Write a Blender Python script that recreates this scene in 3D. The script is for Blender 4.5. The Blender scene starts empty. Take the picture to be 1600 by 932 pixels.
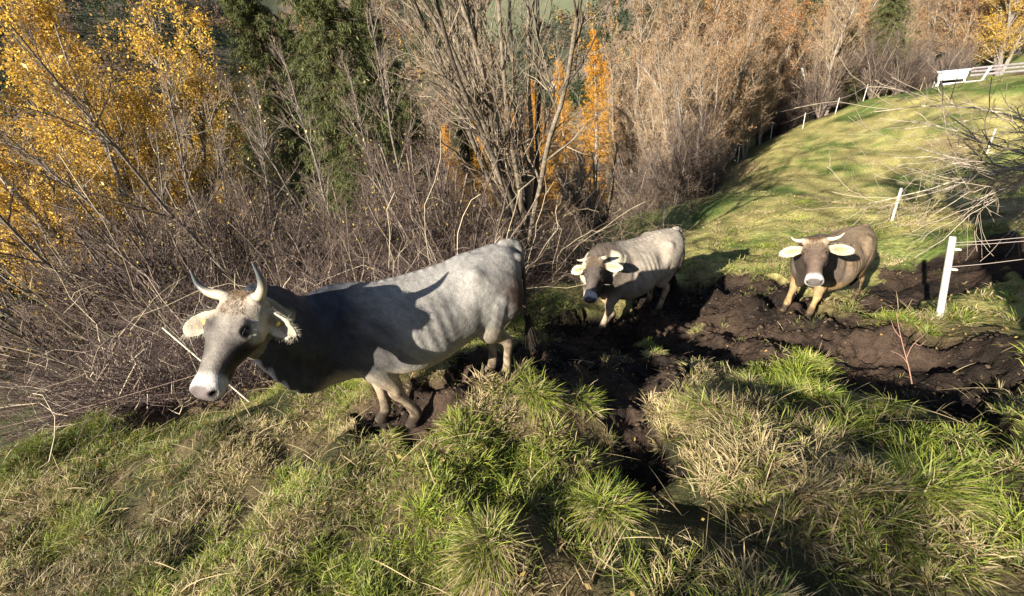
import bpy, math
import numpy as np
from mathutils import Matrix, Vector
# ------------------------------------------------------------------ camera, light, exposure
scene = bpy.context.scene
F_PX, PITCH, ROLL, CAM_H = 680.0, math.radians(28), math.radians(10), 2.6
CF = np.array([0, math.cos(PITCH), -math.sin(PITCH)])
_rt = np.array([1., 0, 0]); _up = np.array([0, math.sin(PITCH), math.cos(PITCH)])
CR = _rt*math.cos(ROLL) - _up*math.sin(ROLL)
CU = _rt*math.sin(ROLL) + _up*math.cos(ROLL)
CC = np.array([0, 0, CAM_H])
cd = bpy.data.cameras.new('camera'); cam = bpy.data.objects.new('camera', cd)
scene.collection.objects.link(cam); scene.camera = cam
cd.sensor_width = 36; cd.lens = 36*F_PX/1600; cd.clip_start = 0.05; cd.clip_end = 4000
M = Matrix.Identity(4)
for i in range(3):
    M[i][0], M[i][1], M[i][2], M[i][3] = CR[i], CU[i], -CF[i], CC[i]
cam.matrix_world = M
def ray(u, v): return CF + CR*(u-800)/F_PX + CU*(466-v)/F_PX
def pt(u, v, d): return CC + ray(u, v)*d
def gz(u, v, z):
    r = ray(u, v); return CC + r*(z-CC[2])/r[2]

SUN_AZ, SUN_EL = math.radians(44), math.radians(26.5)      # azimuth the shadows travel to
w = bpy.data.worlds.new('World'); scene.world = w; w.use_nodes = True
nt = w.node_tree; bg = nt.nodes['Background']; sky = nt.nodes.new('ShaderNodeTexSky')
sky.sky_type = 'NISHITA'; sky.sun_disc = False; sky.sun_elevation = SUN_EL
sx, sy = -math.cos(SUN_AZ), -math.sin(SUN_AZ)            # direction towards the sun
sky.sun_rotation = math.atan2(sx, sy); sky.air_density = 1.0; sky.dust_density = 0.6
nt.links.new(sky.outputs[0], bg.inputs[0]); bg.inputs[1].default_value = 0.05
sl = bpy.data.lights.new('sun', 'SUN'); sl.energy = 5.0; sl.angle = math.radians(0.5); sl.color = (1, .91, .76)
so = bpy.data.objects.new('sun', sl); scene.collection.objects.link(so)
so.rotation_euler = Vector((sx*math.cos(SUN_EL), sy*math.cos(SUN_EL), math.sin(SUN_EL))).to_track_quat('Z', 'Y').to_euler()
so.location = (-20, -20, 30)
scene.view_settings.view_transform = 'Standard'; scene.view_settings.look = 'None'
scene.view_settings.exposure = 1.58; scene.view_settings.gamma = 1
scene.cycles.max_bounces = 5; scene.cycles.diffuse_bounces = 2; scene.cycles.transparent_max_bounces = 4
scene.cycles.use_denoising = True

# ------------------------------------------------------------------ helpers
rng = np.random.default_rng(7)
def link(o): scene.collection.objects.link(o)
def tag(o, label=None, cat=None, group=None, kind=None):
    if label: o['label'] = label
    if cat: o['category'] = cat
    if group: o['group'] = group
    if kind: o['kind'] = kind
    return o
def thing(name, label, cat, loc, group=None, rotz=0, scale=1):
    o = bpy.data.objects.new(name, None); link(o); o.location = tuple(map(float, loc)); o.rotation_euler = (0, 0, rotz)
    o.scale = (scale,)*3; o.empty_display_size = .2
    return tag(o, label, cat, group)
def mesh(name, V, Fc, mats, col=None, smooth=False, midx=None, k=None):
    V = np.asarray(V, np.float32).reshape(-1, 3); Fc = np.asarray(Fc, np.int32); k = Fc.shape[1]
    me = bpy.data.meshes.new(name); me.vertices.add(len(V)); me.vertices.foreach_set('co', V.ravel())
    me.loops.add(Fc.size); me.loops.foreach_set('vertex_index', Fc.ravel())
    me.polygons.add(len(Fc)); me.polygons.foreach_set('loop_start', np.arange(0, Fc.size, k, dtype=np.int32))
    me.polygons.foreach_set('loop_total', np.full(len(Fc), k, np.int32))
    if smooth: me.polygons.foreach_set('use_smooth', np.ones(len(Fc), bool))
    for m in (mats if isinstance(mats, (list, tuple)) else [mats]): me.materials.append(m)
    if midx is not None: me.polygons.foreach_set('material_index', np.asarray(midx, np.int32))
    if col is not None:
        a = me.color_attributes.new('col', 'FLOAT_COLOR', 'POINT')
        c4 = np.ones((len(V), 4), np.float32); c4[:, :3] = np.asarray(col); a.data.foreach_set('color', c4.ravel())
    me.update(calc_edges=True)
    return me
def obj(name, me, parent=None, loc=None):
    o = bpy.data.objects.new(name, me); link(o)
    if parent is not None: o.parent = parent
    if loc is not None: o.location = tuple(map(float, loc))
    return o
# smooth value noise
_tab = np.random.default_rng(3).random((256, 256))
def vn(x, y, s=1.0, seed=0):
    x = np.asarray(x, float)/s + seed*17.3; y = np.asarray(y, float)/s + seed*31.7
    xi = np.floor(x).astype(int); yi = np.floor(y).astype(int); fx = x-xi; fy = y-yi
    fx = fx*fx*(3-2*fx); fy = fy*fy*(3-2*fy)
    a = _tab[xi % 256, yi % 256]; b = _tab[(xi+1) % 256, yi % 256]; c = _tab[xi % 256, (yi+1) % 256]; d = _tab[(xi+1) % 256, (yi+1) % 256]
    return (a*(1-fx)+b*fx)*(1-fy) + (c*(1-fx)+d*fx)*fy - .5
def fbm(x, y, s, seed=0, n=4):
    return sum(vn(x, y, s/2**i, seed+i)*.5**i for i in range(n))
def sst(a, b, x): t = np.clip((x-a)/(b-a), 0, 1); return t*t*(3-2*t)
def mixc(a, b, t): t = np.asarray(t)[..., None]; return np.asarray(a)*(1-t)+np.asarray(b)*t
# ------------------------------------------------------------------ materials
def mat_attr(name, rough=.8, noise=None, bump=None, transl=0, spec=.3, tint=(1, 1, 1), attr=True, base=(.5, .5, .5), sheen=0, coords='Object'):
    m = bpy.data.materials.new(name); m.use_nodes = True; t = m.node_tree; N = t.nodes; L = t.links
    p = N['Principled BSDF']; out = N['Material Output']
    p.inputs['Roughness'].default_value = rough; p.inputs['Specular IOR Level'].default_value = spec
    if sheen: p.inputs['Sheen Weight'].default_value = sheen; p.inputs['Sheen Roughness'].default_value = .5
    if attr:
        a = N.new('ShaderNodeVertexColor'); a.layer_name = 'col'; c = a.outputs[0]
    else:
        a = N.new('ShaderNodeRGB'); a.outputs[0].default_value = (*base, 1); c = a.outputs[0]
    tc = N.new('ShaderNodeTexCoord')
    if noise:
        for sc, lo, hi in noise:
            n = N.new('ShaderNodeTexNoise'); n.inputs['Scale'].default_value = sc; n.inputs['Detail'].default_value = 5
            L.new(tc.outputs[coords], n.inputs['Vector'])
            r = N.new('ShaderNodeMapRange'); r.inputs[1].default_value = .3; r.inputs[2].default_value = .7; r.inputs[3].default_value = lo; r.inputs[4].default_value = hi
            L.new(n.outputs[0], r.inputs[0])
            v = N.new('ShaderNodeVectorMath'); v.operation = 'SCALE'; L.new(c, v.inputs[0]); L.new(r.outputs[0], v.inputs['Scale']); c = v.outputs[0]
    L.new(c, p.inputs['Base Color'])
    if bump:
        prev = None
        for sc, dist in bump:
            n = N.new('ShaderNodeTexNoise'); n.inputs['Scale'].default_value = sc; n.inputs['Detail'].default_value = 6
            L.new(tc.outputs[coords], n.inputs['Vector'])
            b = N.new('ShaderNodeBump'); b.inputs['Distance'].default_value = dist; b.inputs['Strength'].default_value = 1
            L.new(n.outputs[0], b.inputs['Height'])
            if prev: L.new(prev, b.inputs['Normal'])
            prev = b.outputs[0]
        L.new(prev, p.inputs['Normal'])
    if transl:
        tr = N.new('ShaderNodeBsdfTranslucent'); L.new(c, tr.inputs[0]); mx = N.new('ShaderNodeMixShader'); mx.inputs[0].default_value = transl
        L.new(p.outputs[0], mx.inputs[1]); L.new(tr.outputs[0], mx.inputs[2]); L.new(mx.outputs[0], out.inputs[0])
    return m
m_ground = mat_attr('soil_and_turf', .85, noise=[(14, .7, 1.3), (60, .75, 1.25)], bump=[(9, .05), (45, .02)], spec=.1)
m_blade = mat_attr('grass_blade', .5, transl=.3, spec=.35)
m_leaf = mat_attr('leaf', .6, transl=.35, spec=.2)
m_bark = mat_attr('bark', .9, noise=[(12, .6, 1.4)], bump=[(25, .02)], spec=.15)
m_twig = mat_attr('twig', .8, spec=.2)
m_coat = mat_attr('coat', .62, noise=[(9, .88, 1.12), (140, .78, 1.22)], bump=[(30, .006), (160, .003)], spec=.10)
m_horn = mat_attr('horn', .35, noise=[(30, .85, 1.15)], spec=.5)
m_eye = mat_attr('eye', .06, attr=False, base=(.008, .006, .005), spec=.8)
m_hair = mat_attr('hair', .7, transl=.2, spec=.2)
m_hair2 = mat_attr('coat_hair', .8, spec=.08)
m_tag = mat_attr('tag_plastic', .4, attr=False, base=(.75, .55, .06))
m_post = mat_attr('whitewashed_wood', .8, attr=False, base=(.60, .58, .52), noise=[(30, .75, 1.1)], bump=[(60, .004)])
m_wood = mat_attr('weathered_wood', .85, attr=False, base=(.42, .33, .22), noise=[(30, .7, 1.2)], bump=[(60, .006)])
m_wire = mat_attr('wire', .5, attr=False, base=(.5, .42, .38), spec=.5)
m_rusty = mat_attr('rusty_wire', .7, attr=False, base=(.2, .14, .11))
m_rope = mat_attr('rope', .8, attr=False, base=(.8, .72, .55), noise=[(80, .8, 1.1)])
m_stone = mat_attr('stone', .85, attr=False, base=(.26, .24, .22), noise=[(12, .7, 1.3)], bump=[(20, .03)])
m_white = mat_attr('white_sheet', .5, attr=False, base=(.8, .81, .84), noise=[(6, .85, 1.05)])
m_wall = mat_attr('render_wall', .9, attr=False, base=(.6, .57, .5), noise=[(3, .9, 1.1)])
m_roof = mat_attr('roof_sheet', .5, attr=False, base=(.10, .09, .10), noise=[(2, .8, 1.2)])
m_glass = mat_attr('window_glass', .1, attr=False, base=(.03, .04, .05), spec=.8)
m_trailer = mat_attr('grey_timber', .8, attr=False, base=(.2, .18, .19), noise=[(8, .7, 1.3)])
m_straw = mat_attr('asphalt', .9, attr=False, base=(.5, .49, .45))

# ------------------------------------------------------------------ terrain
A = []
def an(p): A.append(tuple(p))
K1 = .92
near1 = lambda p: tuple(CC+(np.array(p)-CC)*K1)
KH = 1.05
head1 = lambda p: tuple(CC+(np.array(near1(p))+rotm(*np.radians((243, 31, -6)))@np.array([.2, .1, -.05])*1.07*K1-rotm(*np.radians((252, 29, -7)))@np.array([.2, .1, -.05])*1.0*K1-CC)*KH)
C1H = dict(FL=near1(gz(650, 662, 0)), FR=near1(gz(603, 654, .0)), HL=near1(gz(790, 592, -.03)), HR=near1(gz(768, 585, -.04)))
S2 = .96
K2 = 1.13
C2H = dict(FL=pt(940, 520, 6.0*K2), FR=pt(955, 502, 6.2*K2), HL=pt(1028, 490, 6.35*K2), HR=pt(1012, 478, 6.55*K2))
far2 = lambda p: tuple(CC+(np.array(p)-CC)*K2)
C3H = dict(FL=pt(1262, 498, 5.7), FR=pt(1226, 484, 5.9), HL=pt(1335, 468, 6.6), HR=pt(1300, 455, 6.8))
for h in (C1H, C2H, C3H):
    for k in h.values(): an(k)
for a in [(430, 620, .04), (200, 665, -.15), (0, 715, -.4), (640, 575, .0), (0, 932, -.12), (400, 932, .02), (800, 932, .12), (1200, 932, .08), (1600, 932, -.1),
          (1600, 700, -.35), (600, 750, .05), (300, 780, -.08), (850, 720, -.1), (1150, 760, -.05), (1100, 650, -.35), (1000, 610, -.42), (1300, 620, -.5), (1400, 760, -.15)]:
    an(gz(*a))
for a in [(1468, 494, 5.3), (860, 470, 7.6), (828, 432, 9), (935, 392, 11), (1080, 405, 9.5), (1060, 352, 14), (1393, 345, 14), (1250, 300, 14), (1400, 430, 8),
          (1300, 560, 5), (1113, 303, 23), (1152, 260, 27), (1203, 222, 36), (1255, 195, 33), (1305, 178, 31), (1348, 160, 31), (1450, 141, 31), (1540, 141, 31), (1600, 135, 32), (1500, 320, 12),
          (1600, 400, 7), (1550, 250, 18), (1350, 240, 22), (1200, 290, 20), (980, 350, 16), (1600, 320, 12)]:
    an(pt(*a))
for a in [(-1.2, 6.0, -1.2), (-3, 6, -1.5), (-6, 6.5, -2.0), (-10, 6, -2.6), (-2, 9, -2.6), (-6, 10, -3.6), (-12, 9, -4.2), (0, 14, -4.2), (-8, 16, -6), (-20, 12, -7), (4, 20, -5.5), (-25, 30, -14),
          (0, 32, -9.5), (12, 38, -10), (-4, 50, -16), (20, 55, -14), (-8, 2, -1.0), (-12, 0, -1.8), (-4, -2, .3), (0, -2, .7), (4, -2, .6), (8, -2, .4), (0, -8, 2.5), (10, -8, 2.2), (-10, -8, 1.0),
          (14, 0, 0), (25, 8, -.5), (40, 20, -1), (50, 35, -2), (50, 50, -3.5), (-30, -5, -3), (-40, 15, -14), (30, -15, 4), (-20, -25, 4)]:
    an(a)
A = np.array(A, float)
def _U(d2): return .5*d2*np.log(d2+1e-9)
_P = A[:, :2]/10; _n = len(A)
_K = _U(((_P[:, None]-_P[None])**2).sum(-1)) + np.eye(_n)*2e-4
_T = np.hstack([np.ones((_n, 1)), _P])
_S = np.linalg.solve(np.block([[_K, _T], [_T.T, np.zeros((3, 3))]]), np.concatenate([A[:, 2], np.zeros(3)]))
def tps(x, y):
    q = np.stack([x.ravel(), y.ravel()], 1)/10; z = _S[_n]+q@_S[_n+1:]
    for i in range(_n): z += _S[i]*_U(((q-_P[i])**2).sum(1))
    return z.reshape(x.shape)
def far_z(x, y):
    base = np.interp(y, [-1000, 0, 50, 110, 200, 300, 450, 700, 1000, 1500], [250, -2, -16, -34, -52, -56, -28, 75, 210, 420])
    base = base + np.clip(x-40, 0, 400)*.30*sst(30, 200, x)+sst(0, 60, x)*8 - sst(0, 120, -x)*16 + np.clip(-x-300, 0, 600)*.5
    return base + fbm(x, y, 160, 5)*26*sst(80, 250, y)
def Zb(x, y):
    x = np.asarray(x, float); y = np.asarray(y, float)
    r = np.hypot(x-10, y-18)
    rc = np.minimum(1, 55/np.maximum(r, 1e-6)); xc = 10+(x-10)*rc; yc = 18+(y-18)*rc
    t = sst(38, 110, r)
    return tps(xc, yc)*(1-t)+far_z(x, y)*t
def inpoly(x, y, poly):
    ins = np.zeros(x.shape, bool); n = len(poly)
    for i in range(n):
        x1, y1 = poly[i]; x2, y2 = poly[(i+1) % n]
        c = ((y1 > y) != (y2 > y)) & (x < (x2-x1)*(y-y1)/(y2-y1+1e-12)+x1); ins ^= c
    return ins
def hit(u, v, dmax=80):
    r = ray(u, v); d = np.concatenate([np.arange(1.2, 12, .03), np.arange(12, dmax, .2)])
    P = CC+r*d[:, None]; b = np.where(P[:, 2] < Zb(P[:, 0], P[:, 1]))[0]
    k = b[0] if len(b) else len(d)-1
    return P[k]
mud_px = [(500, 690), (560, 640), (640, 600), (780, 560), (860, 510), (935, 480), (1010, 470), (1075, 435), (1230, 445), (1290, 480), (1400, 520), (1600, 545), (1600, 760), (1530, 745), (1500, 660), (1300, 575),
          (1180, 570), (1060, 600), (1030, 660), (1100, 750), (970, 765), (930, 690), (880, 625), (800, 600), (690, 650), (600, 690)]
painted_shade_px = [(1330, 500), (1370, 430), (1440, 395), (1600, 372), (1700, 380), (1700, 430), (1560, 425), (1470, 450), (1400, 500)]  # shade band right of the third cow, painted as dark ground
mud_poly = [tuple(hit(*p)[:2]) for p in mud_px]
painted_shade_poly = [tuple(hit(*p)[:2]) for p in painted_shade_px]
edge_px = [(0, 712), (200, 665), (430, 605), (640, 570), (780, 500), (850, 455), (1000, 400), (1075, 352), (1113, 303), (1152, 260), (1203, 222), (1255, 195), (1305, 178), (1348, 160), (1450, 141)]
edge = [tuple(hit(*p)[:2]) for p in edge_px]
past_poly = [(-12, edge[0][1]-.8), *edge, (60, 40), (60, -30), (-12, -30)]
def masks(x, y):
    wx = x+fbm(x, y, .5, 11)*.5; wy = y+fbm(x, y, .5, 21)*.5
    mud = inpoly(wx, wy, mud_poly) | inpoly(wx, wy, painted_shade_poly); pas = inpoly(wx, wy, past_poly)  # mask holds the real track mud plus the painted shade band
    return mud, pas
TUS = [  # pixel of the base, radius, height, straw share, label
    ((1095, 668), .33, .30, .75, 'largest rounded straw-coloured tussock with green tips, at the edge of the mud hollow'),
    ((1168, 612), .22, .24, .7, 'smaller pale rounded grass tussock touching the upper right of the largest straw tussock'),
    ((1022, 566), .22, .16, .65, 'low straw tussock standing alone in the middle of the muddy track'),
    ((1010, 535), .20, .16, .3, 'green leafy tussock just above the lone straw tussock in the mud'),
    ((912, 640), .18, .24, .35, 'upright green and straw tussock on the left rim of the dark mud hollow'),
    ((735, 700), .26, .26, .4, 'broad bright green tussock under the belly side of the nearest cow'),
    ((845, 650), .22, .26, .4, 'tall thin-bladed green tussock left of the dark mud hollow'),
    ((765, 880), .27, .28, .5, 'spiky yellow-green tussock near the bottom edge of the grass bank'),
    ((1450, 770), .30, .34, .4, 'wide spiky green tussock with bleached blades in the lower right'),
    ((1240, 615), .24, .24, .35, 'grass tussock with bright green tips below the third cow'),
    ((1395, 640), .26, .26, .4, 'grass tussock around the foot of the thin reddish sapling'),
    ((945, 790), .26, .30, .4, 'coarse tussock with stiff upright blades at the lower end of the mud hollow'),
    ((610, 700), .18, .14, .7, 'low straw tussock beside the front hooves of the nearest cow'),
    ((1090, 505), .20, .12, .75, 'flattened straw tussock beside the reddish bare earth between the two farther cows'),
]
TUS = [(hit(*p), r*.85, h, s, l) for p, r, h, s, l in TUS]
def Z(x, y):
    x = np.asarray(x, float); y = np.asarray(y, float); z = Zb(x, y)
    near = 1-sst(7, 16, np.hypot(x, y-2))
    mud, pas = masks(x, y)
    z = z + near*(fbm(x, y, .9, 31, 3)*.34) + near*np.where(mud, fbm(x, y, .30, 41, 4)*.26-.09, fbm(x, y, .3, 51, 2)*.06)
    z = z + (1-near)*fbm(x, y, 3, 61, 5)*.42*(1-sst(30, 60, np.hypot(x, y)))
    cx_ = np.floor(x/.21); cy_ = np.floor(y/.19); ci, cj = cx_.astype(int) % 256, cy_.astype(int) % 256
    dx_ = x-(cx_+.35+.3*_tab[ci, cj])*.21; dy_ = y-(cy_+.35+.3*_tab[cj, ci])*.19; dd_ = np.hypot(dx_, dy_*1.25)
    z = z+np.where(mud, near*(_tab[(ci*7) % 256, (cj*5) % 256] > .35)*(-.055*np.exp(-(dd_/.052)**4)+.022*np.exp(-((dd_-.078)/.022)**2)), 0)
    for p, r, h, s, l in TUS:
        z = z + .30*h*np.exp(-((x-p[0])**2+(y-p[1])**2)/(r*.75)**2)
    for h in (C1H, C2H, C3H):
        for k in h.values():
            q = np.exp(-((x-k[0])**2+(y-k[1])**2)/.10**2); z = z*(1-q)+(k[2]-.01)*q
    return z
# non uniform grid
def axis(n, a, b, c):
    t = np.linspace(-1, 1, n); return c+a*np.sinh(b*t)
gx = axis(900, 1.5, 7.15, 1.0); gy = axis(920, 1.5, 7.55, 3.4)
X, Y = np.meshgrid(gx, gy, indexing='ij'); Zg = Z(X, Y)
nx, ny = X.shape
mud, pas = masks(X, Y); R = np.hypot(X, Y)
n1 = fbm(X, Y, .6, 71)+.0; n2 = fbm(X, Y, 2.5, 75); n3 = fbm(X, Y, 7, 79); nf = fbm(X, Y, 60, 85)
c_mud_and_shade = mixc((.016, .012, .010), (.050, .034, .025), sst(-.3, .4, n1))
c_turf = mixc((.030, .032, .014), (.085, .065, .035), sst(-.3, .3, n1))
c_mead = mixc((.085, .12, .03), (.27, .24, .09), sst(-.28, .28, n2+n3*.6+n1*.5))
bare = sst(.18, .36, fbm(X, Y, 3.2, 95))
c_mead = mixc(c_mead, (.22, .15, .09), bare*.6)
c_mead = c_mead*(1+.9*fbm(X, Y, .5, 57, 3))[..., None]
c_p = mixc(c_turf, c_mead, sst(5.5, 8, R))
c_litter = mixc((.05, .038, .028), (.12, .085, .055), sst(-.3, .3, n1+n2*.5))
c_low = mixc((.07, .10, .03), (.13, .15, .05), sst(-.2, .2, n3))     # grass below the trees
c_lit = mixc(c_litter, c_low, sst(.0, .14, fbm(X, Y, 6, 99)+sst(10, 14, Y)*.12)*sst(9, 12, Y))
_f = CC+ray(885, 22)*0; _fx, _fy = 95., 610.
field = sst(1.05, .95, np.hypot((X-_fx)/95, (Y-_fy)/75)+fbm(X, Y, 40, 8)*.5)
c_far = mixc(mixc((.04, .045, .03), (.13, .10, .075), sst(-.2, .2, fbm(X, Y, 30, 7))), (.105, .115, .07), field)
road = (np.abs(Y-(572+X*.05)) < 1.8) & (X > 30) & (X < 170)
c_far = np.where(road[..., None], np.array((.42, .42, .38)), c_far)
cc = np.where(pas[..., None], c_p, c_lit); cc = mixc(cc, c_far, sst(70, 130, R))
cc = np.where(mud[..., None], c_mud_and_shade, cc)  # mud colour on the track, same dark tone paints the shade band
idx = np.arange(nx*ny).reshape(nx, ny)
Q = np.stack([idx[:-1, :-1], idx[1:, :-1], idx[1:, 1:], idx[:-1, 1:]], -1).reshape(-1, 4)
g = obj('ground', mesh('ground', np.stack([X, Y, Zg], -1), Q, m_ground, cc.reshape(-1, 3), smooth=True)); g['kind'] = 'structure'
def ground(x, y): return float(Z(np.array([x]), np.array([y]))[0])
def onground(u, v):
    p = hit(u, v); return np.array([p[0], p[1], ground(p[0], p[1])])

# ------------------------------------------------------------------ tube and blade builders
def nrm(v): return v/np.maximum(np.linalg.norm(v, axis=-1, keepdims=True), 1e-9)
def tubes(P, Rr, sides=3, tip=True):
    """P (n,k,3), Rr (n,k) -> verts, tris"""
    n, k, _ = P.shape; T = nrm(np.gradient(P, axis=1)); a = np.array([.31, .77, .55]); a = np.broadcast_to(a, T.shape).copy()
    a[np.abs((T*a).sum(-1)) > .95] = (1, 0, 0)
    N1 = nrm(np.cross(T, a)); N2 = np.cross(T, N1); th = np.arange(sides)*2*np.pi/sides
    V = P[:, :, None]+Rr[:, :, None, None]*(np.cos(th)[:, None]*N1[:, :, None]+np.sin(th)[:, None]*N2[:, :, None])
    i = (np.arange(n)[:, None, None]*k+np.arange(k-1)[None, :, None])*sides; s = np.arange(sides); s2 = (s+1) % sides
    q = [i+s, i+s2, i+sides+s2, i+sides+s]; q = [b.reshape(-1) for b in q]
    Fc = np.concatenate([np.stack([q[0], q[1], q[2]], 1), np.stack([q[0], q[2], q[3]], 1)])
    return V.reshape(-1, 3), Fc
class Acc:
    def __init__(s): s.V = []; s.F = []; s.C = []; s.n = 0
    def add(s, V, Fc, C):
        s.V.append(V); s.F.append(Fc+s.n); s.C.append(np.broadcast_to(C, (len(V), 3)) if np.ndim(C) == 1 else C); s.n += len(V)
    def mesh(s, name, m, smooth=False): return mesh(name, np.concatenate(s.V), np.concatenate(s.F), m, np.concatenate(s.C), smooth)
def blades(B, D, Ln, Wd, bend, colA, colB, levels=3):
    """B base (n,3), D unit dir, bends towards horizontal of D plus gravity"""
    n = len(B); up = np.array([0, 0, 1.]); side = nrm(np.cross(D, up+rng.normal(0, .3, (n, 3)))); t = np.linspace(0, 1, levels+1)
    hz = D.copy(); hz[:, 2] = 0; hz = nrm(hz+1e-4)
    P = B[:, None]+D[:, None]*(Ln[:, None]*t)[..., None]+(hz*.6-up*.55)[:, None]*(Ln[:, None]*bend[:, None]*t**2.2)[..., None]
    wv = Wd[:, None]*(1-.75*t[:-1]**1.5); L_ = P[:, :-1]-side[:, None]*wv[..., None]; R_ = P[:, :-1]+side[:, None]*wv[..., None]
    V = np.concatenate([np.stack([L_, R_], 2).reshape(n, -1, 3), P[:, -1:]], 1); m = 2*levels+1; f = []
    for j in range(levels-1): f += [(2*j, 2*j+1, 2*j+3), (2*j, 2*j+3, 2*j+2)]
    f.append((2*levels-2, 2*levels-1, 2*levels)); Fc = (np.arange(n)[:, None, None]*m+np.array(f)[None]).reshape(-1, 3)
    tt = np.concatenate([np.repeat(t[:-1], 2), [1.]])
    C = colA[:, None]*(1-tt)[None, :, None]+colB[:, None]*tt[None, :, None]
    return V.reshape(-1, 3), Fc, C.reshape(-1, 3)

def leafquads(B, size, g_, colA, colB, flat=0, aspect=.6):
    n = len(B); a = nrm(g_.normal(0, 1, (n, 3))); b = nrm(np.cross(a, g_.normal(0, 1, (n, 3)))); s = (size*g_.uniform(.6, 1.3, n))[:, None]
    V = np.stack([B-a*s*.5, B+b*s*.5*aspect, B+a*s*.5, B-b*s*.5*aspect], 1); Fc = (np.arange(n)[:, None, None]*4+np.array([[0, 1, 2], [0, 2, 3]])).reshape(-1, 3)
    C = np.repeat(mixc(colA, colB, g_.random(n)), 4, 0); return V.reshape(-1, 3), Fc, C
# ------------------------------------------------------------------ cows
def cr(P, m=6):
    P = np.asarray(P, float); n = len(P); Q_ = np.vstack([2*P[0]-P[1], P, 2*P[-1]-P[-2]]); out = []
    for i in range(n-1):
        a, b, c, d = Q_[i:i+4]
        for t in np.linspace(0, 1, m, endpoint=False):
            out.append(.5*((2*b)+(-a+c)*t+(2*a-5*b+4*c-d)*t*t+(-a+3*b-3*c+d)*t**3))
    out.append(P[-1]); return np.array(out)
class Body:
    def __init__(s): s.V = []; s.F = []; s.n = 0
    def ring_loft(s, rings):
        """rings (k,m,3) closed with fans"""
        k, m, _ = rings.shape; V = np.concatenate([rings.reshape(-1, 3), rings[0].mean(0)[None], rings[-1].mean(0)[None]])
        f = []
        for i in range(k-1):
            for j in range(m):
                a, b = i*m+j, i*m+(j+1) % m; f += [(a, b, b+m), (a, b+m, a+m)]
        for j in range(m):
            f += [(k*m, (j+1) % m, j), (k*m+1, (k-1)*m+j, (k-1)*m+(j+1) % m)]
        s.V.append(V); s.F.append(np.array(f)+s.n); s.n += len(V)
    def path(s, pts, ry, rz, up=(0, 0, 1), m=18, sub=6, rounded=True):
        D = cr(np.hstack([np.asarray(pts, float), np.asarray(ry, float)[:, None], np.asarray(rz, float)[:, None]]), sub)
        P = D[:, :3]; T = nrm(np.gradient(P, axis=0)); up = np.broadcast_to(np.asarray(up, float), P.shape)
        S = nrm(np.cross(up, T)); U2 = np.cross(T, S); th = np.arange(m)*2*np.pi/m; rings = []
        def ring(p, sd, u2, a, b): return p+np.cos(th)[:, None]*sd*a+np.sin(th)[:, None]*u2*b
        if rounded:
            for q in (.98, .85, .5): rings.append(ring(P[0]-T[0]*min(D[0, 3], D[0, 4])*q*.8, S[0], U2[0], D[0, 3]*math.sqrt(1-q*q), D[0, 4]*math.sqrt(1-q*q)))
        for i in range(len(P)): rings.append(ring(P[i], S[i], U2[i], abs(D[i, 3]), abs(D[i, 4])))
        if rounded:
            for q in (.5, .85, .98): rings.append(ring(P[-1]+T[-1]*min(D[-1, 3], D[-1, 4])*q*.8, S[-1], U2[-1], D[-1, 3]*math.sqrt(1-q*q), D[-1, 4]*math.sqrt(1-q*q)))
        s.ring_loft(np.array(rings))
    def ell(s, c, ax, r):
        """ellipsoid, ax 3x3 rows axes"""
        th = np.arange(20)*2*np.pi/20; rings = []
        for ph in np.linspace(-1.45, 1.45, 13):
            loc = np.stack([np.full(20, math.sin(ph)), math.cos(ph)*np.cos(th), math.cos(ph)*np.sin(th)], 1)*np.asarray(r)
            rings.append(np.asarray(c)+loc@np.asarray(ax))
        s.ring_loft(np.array(rings))
def rotm(y, p, r):
    c, s = math.cos, math.sin
    return (np.array([[c(y), -s(y), 0], [s(y), c(y), 0], [0, 0, 1]])@np.array([[c(p), 0, s(p)], [0, 1, 0], [-s(p), 0, c(p)]])@np.array([[1, 0, 0], [0, c(r), -s(r)], [0, s(r), c(r)]]))
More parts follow.
